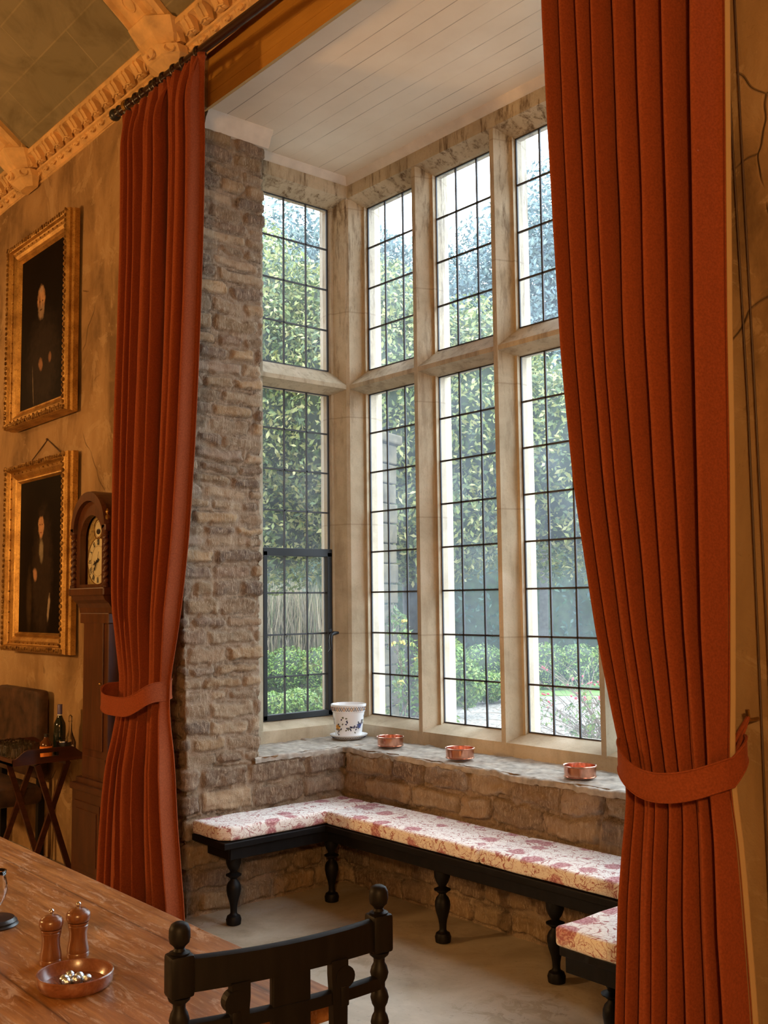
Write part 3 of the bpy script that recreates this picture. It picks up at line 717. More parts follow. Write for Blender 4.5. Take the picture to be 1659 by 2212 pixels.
# ------------------------------------------------------------------ window seat and cushions
LEG = [(0, .028), (.004, .037), (.028, .040), (.045, .034), (.050, .026), (.054, .020), (.062, .017), (.085, .018), (.11, .022), (.15, .034), (.175, .038), (.195, .037), (.212, .030), (.224, .019), (.232, .017), (.238, .027), (.243, .030), (.247, .040), (.252, .041), (.257, .030), (.263, .018), (.270, .019), (.285, .030), (.31, .039), (.335, .040), (.36, .036), (.385, .027), (.392, .027)]
XI, YI = -4.57, 3.45
t = thing('window_seat', 'dark u-shaped wooden bench on turned legs lining the stone bay', 'bench', (-3.5, 3.6, 0))
def off(o): o.location = (3.5, -3.6, 0); return o
b = B()
b.box(-4.885, XI+.012, 2.80, YI, .405, .438, bev=.004); b.box(-4.885, -2.02, YI-.012, 3.822, .405, .438, bev=.004); b.box(-2.44, -2.02, 2.86, YI, .405, .438, bev=.004)
off(b.build('seat_board', M['dark'], t))
b = B()
for (x0, x1, y0, y1) in ((-4.80, XI-.02, 2.845, 2.875), (XI-.035, XI-.01, 2.85, 3.5), (-4.6, -2.4, 3.47, 3.50), (-2.43, -2.40, 2.90, 3.5), (-2.43, -2.05, 2.88, 2.91)): b.box(x0, x1, y0, y1, .345, .406, bev=.003)
off(b.build('apron', M['dark'], t))
for (x, y) in ((-4.655, 2.915), (-4.635, 3.535), (-3.73, 3.52), (-3.02, 3.52), (-2.36, 3.05)):
    b = B(); b.lathe(LEG, (x, y, 0), 24); b.box(x-.032, x+.032, y-.032, y+.032, .385, .406, bev=.003); off(b.build('leg', M['dark'], t, True))
def cushion(poly, label):
    """soft slab following a polygon of the seat"""
    bm = bmesh.new(); z0, z1 = .440, .510
    vs = [bm.verts.new((p[0], p[1], z0)) for p in poly]; f = bm.faces.new(vs)
    r = bmesh.ops.extrude_face_region(bm, geom=[f]); 
    for v in r['geom']:
        if isinstance(v, bmesh.types.BMVert): v.co.z = z1
    bmesh.ops.recalc_face_normals(bm, faces=bm.faces)
    bmesh.ops.bevel(bm, geom=list(bm.edges), offset=.016, segments=3, affect='EDGES', profile=.5)
    bmesh.ops.triangulate(bm, faces=[f for f in bm.faces if len(f.verts) > 4])
    for _ in range(3):
        le = [e for e in bm.edges if e.calc_length() > .06]
        if le: bmesh.ops.subdivide_edges(bm, edges=le, cuts=1)
    for v in bm.verts:
        n = fbm(np.array(v.co.x*14), np.array(v.co.y*14), 91); v.co.z += (float(n)-.45)*(.014 if v.co.z > .47 else .005)
        v.co.x += (float(fbm(np.array(v.co.y*30), np.array(v.co.z*30), 92))-.45)*.010; v.co.y += (float(fbm(np.array(v.co.x*30), np.array(v.co.z*30), 93))-.45)*.010
    me = bpy.data.meshes.new('seat_cushion'); bm.to_mesh(me); bm.free()
    o = link('seat_cushion', me, M['floral'], smooth=True)
    return tag(o, label, 'cushion', 'floral bench cushions')
cushion([(-4.878, 2.795), (-4.62, 2.80), (XI, 2.85), (XI, YI+.0), (XI-.03, 3.80), (-4.878, 3.80)], 'pink floral cushion on the short left arm of the bench beside the brick pier')
cushion([(XI+.004, YI-.005), (-3.415, YI-.005), (-3.415, 3.815), (XI-.024, 3.815)], 'pink floral cushion along the bench back wall, next to the inner corner')
cushion([(-3.408, YI-.005), (-2.46, YI-.005), (-2.46, 3.815), (-3.408, 3.815)], 'pink floral cushion along the bench back wall, the stretch running behind the right curtain')
cushion([(-2.445, 2.84), (-2.03, 2.84), (-2.03, 3.815), (-2.452, 3.815)], 'pink floral cushion on the near right arm of the bench, beside the right curtain')

# ------------------------------------------------------------------ things on the ledge
t = thing('plant_pot', 'white glazed flower pot with painted sprigs in the window corner', 'pot', (-5.13, 4.055, ZL+.008), 0)
b = B(); b.lathe([(.016, .080), (.03, .083), (.165, .100), (.168, .104), (.200, .110), (.214, .112), (.216, .106), (.19, .100), (.05, .078)], (0, 0, 0), 40); pot = b.build('pot_body', M['white'], t, True)
b = B(); b.lathe([(0, .085), (.004, .095), (.022, .116), (.028, .119), (.028, .112), (.014, .09), (.012, .06)], (0, 0, 0), 40); sau = b.build('saucer', M['white'], t, True)
blk = m_simple('blue_black_glaze', (.03, .035, .09), .3); yel = m_simple('yellow_glaze', (.70, .33, .03), .3); gry = m_simple('grey_green_glaze', (.14, .14, .09), .3)
def on_pot(ang, z, r0=None):
    r = r0 or (.083+(z-.03)*(.017/.135)); return (r+.0012)*math.cos(ang), (r+.0012)*math.sin(ang)
def petal_patch(bb, ang, z, w, h, rot, mi, seg=8):
    vs = []; w *= 1.25; h *= 1.5
    for q in range(seg):
        a = 2*PI*q/seg; du, dv = w*math.cos(a), h*math.sin(a); u = du*math.cos(rot)-dv*math.sin(rot); v = du*math.sin(rot)+dv*math.cos(rot)
        x, y = on_pot(ang+u/.092, z+v); vs.append((x, y, z+v))
    bb.add(vs, [tuple(range(seg))], mi)
b = B(); rr = random.Random(5); face = math.radians(-50)   # towards the hall
for (cu, cz_, kind) in ((-.055, .075, 1), (-.005, .115, 0), (-.045, .045, 0), (.045, .060, 0), (.085, .085, 2), (.02, .055, 0), (-.09, .11, 0), (.11, .12, 0)):
    a0 = face+cu/.085
    if kind:
        for q in range(7): petal_patch(b, a0+.11*math.cos(q*.9), cz_+.010*math.sin(q*.9), .008, .005, q*.9, kind)
        petal_patch(b, a0, cz_, .005, .005, 0, 0)
    for q in range(8): petal_patch(b, a0+rr.uniform(-.22, .22), cz_+rr.uniform(-.022, .024), .0055, .003, rr.uniform(0, 3), 0 if rr.random() < .6 else 3)
b.build('painted_sprigs', [blk, yel, m_simple('blue_glaze', (.08, .12, .35), .3), gry], pot)
b = B()
for q in range(44):
    a = 2*PI*q/44
    for s in (-1, 1):
        p = []
        for tt in (0, 1):
            aa = a+s*(tt-.5)*.13; z = .176+tt*.026; r = .1062+(z-.168)*.16; p.append(((r+.001)*math.cos(aa), (r+.001)*math.sin(aa), z))
        b.tube(p, .0013, 4, 1 if (q+s) % 3 == 0 else 0)
    for s in (-1, 1):
        p = [((.1005+.0013+tt*.013)*math.cos(a+s*(tt-.5)*.12), (.1005+.0013+tt*.013)*math.sin(a+s*(tt-.5)*.12), .008+tt*.013) for tt in (0, 1)]
        b.tube(p, .0011, 4, 0)
b.build('lattice_band', [blk, yel], pot)
def copper(loc, label):
    t = thing('copper_dish', label, 'dish', loc, 0, 'copper dishes on the ledge')
    b = B(); b.lathe([(0, .070), (.002, .077), (.006, .079), (.008, .075), (.012, .0755), (.050, .0775), (.052, .080), (.056, .0815), (.058, .079), (.055, .0745), (.012, .072), (.010, .02)], (0, 0, 0), 48)
    b.build('dish_body', M['copper'], t, True)
    b = B(); b.lathe([(.0102, .0005), (.0104, .0725), (.013, .0729), (.053, .0752), (.0545, .0748), (.0135, .0722), (.0112, .07), (.011, .0005)], (0, 0, 0), 48); b.build('tinned_lining', M['tin'], t, True)
    return t
zl = ZL+.012
c1 = copper((-4.665, 4.00, zl), 'small round copper dish on the ledge nearest the white flower pot')
dup(c1, (-4.04, 3.96, zl), .4, 'small round copper dish on the stone ledge, middle of the three')
dup(c1, (-3.215, 3.955, zl), 1.1, 'small round copper dish on the ledge nearest the right curtain')

# ------------------------------------------------------------------ curtains
def curtain(name, label, rows, folds, amp, pleats, ztop, seed, tb=None, lining=None, skew=0, slit=.32):
    t = thing(name, label, 'curtain', ((rows[-1][1]+rows[-1][2])/2, rows[-1][3], 0), 0, 'tied back rust red curtains')
    ox, oy = t.location.x, t.location.y
    rows = sorted(rows, key=lambda r: r[0]); zr = np.array([r[0] for r in rows]); NZ, NU = 190, 620
    zs = np.linspace(rows[0][0], rows[-1][0], NZ); xl = np.interp(zs, zr, [r[1] for r in rows]); xr = np.interp(zs, zr, [r[2] for r in rows]); yp = np.interp(zs, zr, [r[3] for r in rows])
    ker = np.ones(7)/7
    def sm(a): p = np.concatenate([[a[0]]*3, a, [a[-1]]*3]); return np.convolve(p, ker, 'valid')
    xl, xr, yp = sm(xl), sm(xr), sm(yp)
    bd = np.concatenate([[0], np.cumsum(folds)]); bd = bd/bd[-1]
    s = np.linspace(0, 1, NU); S, Z = np.meshgrid(s, zs)
    wob = .024*(fbm(S*4, Z*.7, seed)-.47)+.006*(fbm(S*20, Z*1.5, seed+5)-.47); Sw = np.clip(S+wob*np.minimum(S, 1-S)*6, 0, 1)
    k = np.clip(np.searchsorted(bd, Sw.ravel(), side='right').reshape(Sw.shape)-1, 0, len(bd)-2)
    ph = (Sw-bd[k])/(bd[k+1]-bd[k])
    ph = ph**1.12
    fr = (np.sin((k+seed)*12.9898)*43758.5453) % 1.0
    prof = np.abs(np.sin(PI*ph))**.80-slit*np.exp(-(np.minimum(ph, 1-ph)/.07)**2)
    wd = (xr-xl)[:, None]; tight = np.clip(1.2-abs(Z-tb)*3.0, .0, 1) if tb else 0
    A = amp*(.75+.5*fr)*(1-(.35 if not skew else .6)*tight)
    minor = .013*np.sin(ph*PI*2*1.5+fr*6+Z*.6)*(fr > .45)
    E_ = np.clip(np.minimum(S, 1-S)/.05, 0, 1); E_ = E_*E_*(3-2*E_); Y = yp[:, None]+E_*(-A*prof+A*(.5 if not skew else .38))+minor*E_+.006*(fbm(S*9, Z*2.2, seed+9)-.5)
    lat = .07*(bd[k+1]-bd[k])*np.sin(2*PI*ph)*wd
    X = xl[:, None]+S*wd+lat*.8+skew*A*E_*(prof-.65)*(1-.7*tight)
    if pleats:
        w = np.clip((Z-(ztop-.28))/.28, 0, 1); w = w*w
        Y = Y*(1-w)+(yp[:, None]+.018*np.sin(S*PI*2*pleats)+.006*np.sin(S*PI*5.3*pleats))*w+.006*np.sin(S*PI*2*pleats*1.7)*np.clip((Z-ztop+.9)/.9, 0, 1)
        Z = Z-.012*(np.sin(S*PI*pleats)**2)*w
    V = np.stack([X-ox, Y-oy, Z], -1).reshape(-1, 3)
    o = np_mesh('fabric', V, grid_faces(NU, NZ), M['curtain'], t)
    so = o.modifiers.new('thickness', 'SOLIDIFY'); so.thickness = .004; so.offset = 1
    if lining:
        side, a, bw = lining
        ll = B(); idx = range(0, NZ, 4); vs = []
        for i in idx:
            xe = (xr if side > 0 else xl)[i]+side*(.002); vs += [(xe-ox, yp[i]-oy-.004, zs[i]), (xe+side*bw-ox, yp[i]-oy+.002, zs[i]), (xe+side*bw-ox, yp[i]-oy+.006, zs[i]), (xe-.02*side-ox, yp[i]-oy+.006, zs[i])]
        n = len(list(idx)); fs = [(i*4+q, i*4+(q+1) % 4, (i+1)*4+(q+1) % 4, (i+1)*4+q) for i in range(n-1) for q in range(4)]
        ll.add(vs, fs); ll.build('lining_edge', M['lining'], t, True)
    return t
RROWS = [(4.46, -2.13, -1.449, 2.58), (4.3, -2.134, -1.455, 2.58), (4.0, -2.141, -1.467, 2.58), (3.6, -2.147, -1.482, 2.58), (3.2, -2.135, -1.497, 2.58), (2.8, -2.12, -1.512, 2.58), (2.4, -2.103, -1.526, 2.58), (2.0, -2.067, -1.536, 2.58), (1.7, -2.02, -1.548, 2.58), (1.5, -1.986, -1.557, 2.58), (1.3, -1.951, -1.566, 2.58), (1.2, -1.931, -1.574, 2.58), (1.12, -1.906, -1.571, 2.575), (1.05, -1.903, -1.556, 2.571), (0.95, -1.916, -1.544, 2.565), (0.8, -1.925, -1.532, 2.556), (0.6, -1.933, -1.515, 2.544), (0.4, -1.941, -1.503, 2.532), (0.2, -1.946, -1.491, 2.52), (0.05, -1.95, -1.483, 2.512)]
LROWS = [(4.46, -5.307, -4.399, 2.57), (4.3, -5.304, -4.396, 2.57), (4.0, -5.299, -4.383, 2.57), (3.6, -5.305, -4.392, 2.57), (3.2, -5.326, -4.406, 2.57), (2.8, -5.343, -4.436, 2.57), (2.4, -5.356, -4.469, 2.57), (2.0, -5.358, -4.517, 2.57), (1.7, -5.351, -4.577, 2.57), (1.5, -5.309, -4.626, 2.57), (1.3, -5.276, -4.688, 2.57), (1.2, -5.266, -4.712, 2.57), (1.12, -5.263, -4.696, 2.564), (1.05, -5.267, -4.679, 2.558), (0.95, -5.279, -4.635, 2.55), (0.8, -5.323, -4.585, 2.538), (0.6, -5.344, -4.534, 2.522), (0.4, -5.343, -4.468, 2.506), (0.2, -5.331, -4.403, 2.49), (0.06, -5.32, -4.376, 2.479)]
curtR = curtain('curtain', 'long rust red curtain on the right of the bay, close to the viewer', RROWS, [35, 34, 50, 32, 50, 58, 53, 73], .105, 0, 4.46, 3, tb=1.15, lining=(1, 0, .010))
curtL = curtain('curtain', 'long rust red curtain left of the bay, tied beside the longcase clock', LROWS, [54, 30, 50, 66, 34, 60, 40, 52], .105, 22, 4.46, 7, tb=1.2, skew=.75, slit=.25)
def tieback(label, cx, cy, rx, ry, zf, width, hook, name='curtain_tieback', ex=1.0):
    """a stitched band looped round the gathered folds and up to a hook on the wall"""
    t = thing(name, label, 'curtain tieback', (cx, cy, 0), 0, 'curtain tiebacks'); n = 64; vs = []
    for i in range(n):
        a = 2*PI*i/n; x, y = rx*math.copysign(abs(math.cos(a))**ex, math.cos(a)), ry*math.copysign(abs(math.sin(a))**ex, math.sin(a))
        z, w, tx, ty = zf(a); q = .5+.5*math.sin(a)
        for (dr, dz) in ((1.0, 0), (1.035, 0), (1.035, w), (1.0, w)):
            vs.append((x*dr+tx, y*dr+ty, z+dz))
    b = B(); b.add(vs, [(i*4+q, i*4+(q+1) % 4, ((i+1) % n)*4+(q+1) % 4, ((i+1) % n)*4+q) for i in range(n) for q in range(4)])
    o = b.build('band', M['curtain'], t, True)
    e = B()
    for q in (1, 2): e.tube([Vector(vs[i*4+q]) for i in range(n)], .0028, 6, closed=True)
    e.build('piping', M['curtain'], o, True)
    h = B(); hx, hy, hz = hook; h.tube([(hx-cx, hy-cy, hz), (hx-cx, hy-cy-.05, hz), (hx-cx, hy-cy-.055, hz+.03)], .006, 8); h.build('hook', M['brass'], t, True)
    st_ = B(); e_ = Vector((math.copysign(rx*.80, hx-cx), ry*.75, zf(PI/4)[0]+.02)); q_ = Vector((hx-cx, hy-cy-.05, hz+.01))
    for k_ in (-1, 1): st_.tube([e_+Vector((0, 0, k_*.018)), e_.lerp(q_, .5)+Vector((0, 0, k_*.012)), q_], .006, 6)
    st_.build('loop', M['curtain'], o, True)
    return t
def zR(a):   # a=0 +x, -PI/2 towards the hall
    s, c = math.sin(a), math.cos(a); back = max(0, s)
    return 1.085+.075*max(0, -c)**2+.05*max(0, c)**2+back*.10+.05*max(0, c)*back, .078-.03*back, max(0, c)*back*.05, back*.05
tieback('rust red tieback band around the right curtain, hooked to the right wall', -1.735, 2.56, .178, .105, zR, .07, (-1.585, 2.755, 1.30))
def zL_(a):
    s, c = math.sin(a), math.cos(a); back = max(0, s)
    return 1.075+.085*max(0, c)**1.5+.055*max(0, -c)**2+back*.10, .094-.03*back, -max(0, -c)*back*.05-max(0, c)*max(0, s-.05)*.22, -back*.07
tieback('rust red tieback band around the left curtain, beside the longcase clock', -4.99, 2.555, .262, .138, zL_, .09, (-5.22, 2.765, 1.28), ex=.5)

# curtain pole with finial, rings and bracket
pd = Vector((1.616, 0, -.054)); P0 = Vector((-5.44, 2.60, 4.543))
t = thing('curtain_pole', 'dark wooden curtain pole with ball finial across the bay opening', 'curtain pole', (-5.44, 2.60, 4.543))
b = B(); b.tube([(0, 0, 0), (4.2, 0, -.14)], .024, 16); b.build('pole', M['rod'], t, True)
b = B(); b.sphere((-.035, 0, 0), .036, 20, 14); b.lathe([(0, .018), (.02, .018), (.03, .03), (.04, .032), (.05, .02), (.06, .02)], (0, 0, 0), 16, axis=0); b.build('finial', M['black'], t, True)
b = B()
for x in (.11, .125): b.lathe([(-.006, .03), (0, .036), (.006, .03)], (x, 0, -x*.0334), 18, axis=0)
b.build('collar', M['brass'], t, True)
for x in (.09, 2.2, 4.1):
    b = B(); b.tube([(x, .16, -x*.0334), (x, .03, -x*.0334), (x, 0, -x*.0334-.028)], .014, 8); b.build('bracket', M['rod'], t, True)
r0 = None
rx = [.17, .26, .34, .46, .50, .58, .70, .80, .95]
rx = [-5.44+x for x in rx]
for i, x in enumerate(rx):
    z = 4.543-(x+5.44)*.0334-.012
    if r0 is None:
        b = B(); b.tube([(0, .036*math.cos(q), .036*math.sin(q)) for q in np.linspace(0, 2*PI, 25)[:-1]], .0055, 8, closed=True)
        r0 = b.build('curtain_ring', M['ring'], smooth=True); b = B(); b.tube([(0, 0, -.036), (0, .006, -.055), (0, -.004, -.06)], .002, 6); b.build('eyelet', M['brass'], r0, True)
        r0.location = (x, 2.60, z); o = r0
        tag(o, 'dark ring on the curtain pole above the left curtain', 'curtain ring', 'rings of the left curtain')
    else:
        o = dup(r0, (x, 2.60, z), .12*math.sin(i*3.1))
r1 = dup(r0, (-2.07, 2.60, 4.42), 0, 'dark ring on the curtain pole above the right curtain', 'rings of the right curtain')
for i in range(1, 7): dup(r1, (-2.07+i*.095, 2.60, 4.42-i*.003), 0)
# cables down the right wall
for pts, lab in (([(-1.592, 2.752, 4.3), (-1.588, 2.752, 3.2), (-1.572, 2.752, 2.2), (-1.572, 2.752, 1.0), (-1.57, 2.752, .3)], 'thin brown cable down the right wall, nearer the curtain'), ([(-1.562, 2.752, 4.3), (-1.558, 2.752, 3.2), (-1.548, 2.752, 2.2), (-1.535, 2.752, .3)], 'thin brown cable down the right wall, farther from the curtain')):
    b = B(); b.tube([Vector(p) for p in pts], .0028, 6); tag(b.build('wall_cable', M['cord'], smooth=True), lab, 'cable', 'cables on the right wall')

# ------------------------------------------------------------------ paintings
def ellipse_mask(nt, sep, cx, cz_, rx_, rz_, soft=.25, wob=None, tilt=0):
    x = mth(nt, 'SUBTRACT', sep.outputs[0], cx); z = mth(nt, 'SUBTRACT', sep.outputs[2], cz_)
    if tilt:
        c, s = math.cos(tilt), math.sin(tilt)
        x, z = mth(nt, 'ADD', mth(nt, 'MULTIPLY', x, c), mth(nt, 'MULTIPLY', z, s)), mth(nt, 'SUBTRACT', mth(nt, 'MULTIPLY', z, c), mth(nt, 'MULTIPLY', x, s))
    d = mth(nt, 'SQRT', mth(nt, 'ADD', mth(nt, 'POWER', mth(nt, 'DIVIDE', x, rx_), 2.0), mth(nt, 'POWER', mth(nt, 'DIVIDE', z, rz_), 2.0)))
    if wob is not None: d = mth(nt, 'ADD', d, mth(nt, 'MULTIPLY', mth(nt, 'SUBTRACT', wob, .5), .6))
    return ramp(nt, d, ((1-soft, 1.0), (1.0, 0.0)))
def m_portrait(name, spots, ground):
    m, nt, b = new_mat(name); b.inputs['Roughness'].default_value = .6; b.inputs['Specular IOR Level'].default_value = .04
    v = coords(nt); sep = N(nt, 'ShaderNodeSeparateXYZ'); L(nt, v, sep.inputs[0]); wob = noise(nt, v, 22, 4, .6)
    c = ramp(nt, noise(nt, v, 3, 5), ((.3, tuple(g*.6 for g in ground)), (.7, ground)))
    for (cx, cz_, rx_, rz_, col, soft, tilt) in spots:
        c = mixc(nt, ellipse_mask(nt, sep, cx, cz_, rx_, rz_, soft, wob, tilt), c, mixc(nt, ramp(nt, wob, ((.35, 0.0), (.7, .5))), col, tuple(k_*.45 for k_ in col)))
    setc(b, nt, c); return m
skin = (.50, .27, .14)
P1 = m_portrait('portrait_bearded', [(.0, -.25, .33, .42, (.028, .018, .013), .5, 0), (-.045, .20, .075, .11, skin, .3, 0), (-.045, .12, .065, .075, (.30, .20, .13), .35, 0), (-.075, .19, .02, .06, (.22, .10, .05), .6, 0), (-.020, .185, .012, .008, (.05, .02, .01), .5, 0), (-.068, .185, .012, .008, (.05, .02, .01), .5, 0), (-.045, .16, .010, .03, (.55, .32, .18), .6, 0), (-.048, .125, .03, .008, (.09, .04, .025), .5, 0), (-.045, .27, .045, .03, (.45, .30, .2), .6, 0), (-.04, -.265, .04, .055, (.30, .15, .08), .4, .4), (.12, -.24, .03, .04, (.22, .11, .06), .4, 0), (-.17, -.40, .006, .17, (.22, .17, .12), .5, .12)], (.009, .005, .003))
P2 = m_portrait('portrait_standing', [(.02, -.12, .20, .50, (.035, .022, .014), .4, 0), (-.01, .20, .055, .095, skin, .3, 0), (-.01, .285, .06, .03, (.03, .018, .012), .4, 0), (-.030, .21, .010, .006, (.06, .03, .02), .5, 0), (.008, .21, .010, .006, (.06, .03, .02), .5, 0), (-.01, .185, .008, .022, (.56, .33, .2), .6, 0), (-.01, .155, .02, .005, (.25, .08, .05), .5, 0), (.0, .035, .045, .095, (.25, .20, .13), .45, .1), (-.10, -.13, .04, .055, (.42, .22, .12), .4, .5), (.14, -.35, .022, .10, (.32, .24, .16), .4, -.15), (-.20, -.30, .06, .25, (.05, .03, .015), .6, 0)], (.011, .007, .004))
def painting(name, label, cx, cz_, w, h, ow, oh, mat, tilt):
    t = thing(name, label, 'painting', (cx, YH-.03, cz_)); t.rotation_euler = (tilt, 0, 0)
    prof = [(0, 0), (0, .035), (.006, .050), (.004, .068), (.012, .085), (.030, .093), (.048, .086), (.056, .066), (.064, .060), (.085, .056), (.108, .046), (.118, .034), (.125, .040), (.134, .042), (.142, .030), (.150, .018), (.150, 0)]
    sxx, szz = (ow-w)/2/.150, (oh-h)/2/.150
    def sweep(i0, i1, nm, mt, par):
        b = B(); vs = []; pr = prof[i0:i1+1]; n = len(pr)
        for (d, hh) in pr:
            ax, az = ow/2-d*sxx, oh/2-d*szz
            for (sx_, sz_) in ((-1, -1), (1, -1), (1, 1), (-1, 1)): vs.append((sx_*ax, -hh, sz_*az))
        fs = [(i*4+q, i*4+(q+1) % 4, (i+1)*4+(q+1) % 4, (i+1)*4+q) for i in range(n-1) for q in range(4)]
        b.add(vs, fs); return b.build(nm, mt, par)
    fr = sweep(0, len(prof)-1, 'frame', M['gold'], t)
    cv = B(); rr_ = random.Random(4)
    for sgn in (-1, 1):              # carved leaves and beads along the crest of the moulding
        n = int(ow/.036)
        for i in range(n):
            x = -ow/2+.02+(ow-.04)*i/(n-1); cv.sphere((x, -.092, sgn*(oh/2-.03*szz)), .012, 6, 5, sc=(1.3, .7, rr_.uniform(.8, 1.5)))
            if i % 2: cv.sphere((x, -.060, sgn*(oh/2-.070*szz)), .007, 6, 4)
        n = int(oh/.036)
        for i in range(n):
            z = -oh/2+.02+(oh-.04)*i/(n-1); cv.sphere((sgn*(ow/2-.03*sxx), -.092, z), .012, 6, 5, sc=(rr_.uniform(.8, 1.5), .7, 1.3))
            if i % 2: cv.sphere((sgn*(ow/2-.070*sxx), -.060, z), .007, 6, 4)
    cv.build('carving', M['goldc'], fr, True)['kind'] = 'stuff'
    b = B(); b.box(-w/2-.006, w/2+.006, -.020, -.008, -h/2-.006, h/2+.006); b.build('canvas', mat, t)
    b = B(); b.box(-.06, .06, -.054, -.048, -h/2-.075*szz-.014, -h/2-.075*szz+.014, bev=.002); b.build('name_plate', M['brass'], t)
    return t
painting('portrait_painting', 'gilt framed dark portrait of a bearded person, the upper painting', -6.83, 3.58, .80, 1.085, 1.08, 1.355, P1, .0)
p2 = painting('portrait_painting', 'gilt framed dark portrait of a standing person, the lower painting', -6.80, 1.985, .76, 1.04, 1.07, 1.31, P2, .0)
b = B(); b.tube([(-.42, .0, .60), (-.02, .02, .80), (.40, .0, .60)], .004, 6); b.sphere((-.02, .015, .80), .009, 8, 6); b.build('hanging_cord', M['cord'], p2, True)

# ------------------------------------------------------------------ longcase clock
t = thing('longcase_clock', 'tall brown longcase clock with arched hood and barley twist columns', 'clock', (-5.61, 2.76, 0))
F_ = -.235    # hood front, relative to the wall side
def arch(w, h0, r, n=18, k_=1.0): return [(-w, 0), (w, 0), (w, h0)]+[(r*math.cos(a), h0+k_*r*math.sin(a)) for a in np.linspace(0, PI, n)]+[(-w, h0)]
b = B(); b.box(-.222, .222, -.225, -.01, 0, .10, bev=.006); b.box(-.212, .212, -.215, -.01, .10, .60, bev=.004); b.box(-.225, .225, -.228, -.01, .585, .625, bev=.008); b.box(-.20, .20, -.20, -.01, .62, .655, bev=.006)
ba = b.build('base', M['mahog'], t)
b = B(); b.box(-.165, .165, -.222, -.214, .15, .53, bev=.003); b.box(-.135, .135, -.227, -.22, .19, .49, bev=.003); b.build('base_panel', M['mahog'], ba)
b = B(); b.box(-.165, .165, -.178, -.01, .65, 1.62, bev=.004); tr_ = b.build('trunk', M['mahog'], t)
b = B(); b.box(-.115, .115, -.188, -.176, .82, 1.55, bev=.004); b.box(-.15, .15, -.184, -.176, .67, .78, bev=.003); dr = b.build('trunk_door', M['mahog'], t)
b = B(); b.sphere((.095, -.192, 1.2), .008, 8, 6); b.build('escutcheon', M['brass'], dr, True)
b = B(); b.prism([(-.01, 1.60), (-.18, 1.60), (-.185, 1.63), (-.20, 1.655), (-.225, 1.675), (-.235, 1.70), (-.01, 1.70)], 0, -.215, .215); b.box(-.235, .235, -.245, -.01, 1.70, 1.745, bev=.006); b.box(-.19, .19, -.19, -.01, 1.54, 1.60, bev=.005)
b.build('hood_moulding', M['mahog'], t)
# hood : back box, front with an arched opening, arched cornice
hd = B(); hd.box(-.215, -.195, -.20, -.01, 1.745, 2.14); hd.box(.195, .215, -.20, -.01, 1.745, 2.14); hd.box(-.215, .215, -.05, -.01, 1.745, 2.16)
outer = [(-.195, 1.745), (-.195, 2.07)]+[(-.195*math.cos(a), 2.07+.175*math.sin(a)) for a in np.linspace(0, PI, 21)[1:-1]]+[(.195, 2.07), (.195, 1.745)]
inner = [(-.145, 1.765), (-.145, 2.03)]+[(-.145*math.cos(a), 2.03+.135*math.sin(a)) for a in np.linspace(0, PI, 21)[1:-1]]+[(.145, 2.03), (.145, 1.765)]
n = len(outer); vs = [(p[0], F_+.02, p[1]) for p in outer]+[(p[0], F_+.02, p[1]) for p in inner]+[(p[0], F_+.055, p[1]) for p in outer]+[(p[0], F_+.055, p[1]) for p in inner]
fs = [(i, (i+1) % n, n+(i+1) % n, n+i) for i in range(n)]+[(2*n+i, 3*n+i, 3*n+(i+1) % n, 2*n+(i+1) % n) for i in range(n)]+[(n+i, n+(i+1) % n, 3*n+(i+1) % n, 3*n+i) for i in range(n)]+[(i, 2*n+i, 2*n+(i+1) % n, (i+1) % n) for i in range(n)]
hd.add(vs, fs)
ar = [(-.225*math.cos(a), 2.085+.215*math.sin(a)) for a in np.linspace(0, PI, 25)]; ai = [(-.19*math.cos(a), 2.07+.178*math.sin(a)) for a in np.linspace(0, PI, 25)]
n = 25; vs = []
for (y_, sc_) in ((F_-.005, 1.0), (F_+.02, 1.02), (-.01, 1.0)):
    vs += [(p[0]*sc_, y_, 2.07+(p[1]-2.07)*sc_) for p in ar]+[(p[0], y_, p[1]) for p in ai]
fs = []
for lay in range(2):
    o0, o1 = lay*2*n, (lay+1)*2*n
    for i in range(n-1): fs += [(o0+i, o0+i+1, o1+i+1, o1+i), (o0+n+i, o1+n+i, o1+n+i+1, o0+n+i+1)]
for i in range(n-1): fs.append((i, n+i, n+i+1, i+1)); fs.append((4*n+i, 4*n+i+1, 5*n+i+1, 5*n+i))
hd.add(vs, fs)
for sx_ in (-1, 1): hd.box(min(sx_*.19, sx_*.238), max(sx_*.19, sx_*.238), F_-.005, -.01, 2.06, 2.10, bev=.005)
hood = hd.build('hood', M['mahog'], t)
for sx_ in (-1, 1):
    vs = []; seg = 16; nn = 70
    for i in range(nn):
        z = 1.775+(2.035-1.775)*i/(nn-1); tw = i/(nn-1)*2*PI*7
        for q in range(seg):
            a = 2*PI*q/seg; r = .0145+.0045*math.cos(2*(a-tw/2)); vs.append((sx_*.212+r*math.cos(a), F_+.012+r*math.sin(a), z))
    b = B(); b.add(vs, [(i*seg+q, i*seg+(q+1) % seg, (i+1)*seg+(q+1) % seg, (i+1)*seg+q) for i in range(nn-1) for q in range(seg)])
    b.lathe([(0, .02), (.012, .022), (.02, .016), (.03, .019)], (sx_*.212, F_+.012, 1.745), 14); b.lathe([(0, .016), (.008, .02), (.016, .015), (.028, .022)], (sx_*.212, F_+.012, 2.035), 14)
    b.build('twist_column', M['mahog'], t, True)
    b = B(); b.lathe([(0, .012), (.006, .016), (.012, .007), (.03, .018), (.045, .016), (.055, .006), (.06, .007), (.068, .011), (.078, .009), (.09, .002)], (sx_*.212, F_+.02, 2.10), 14); b.build('finial', M['brass'], t, True)
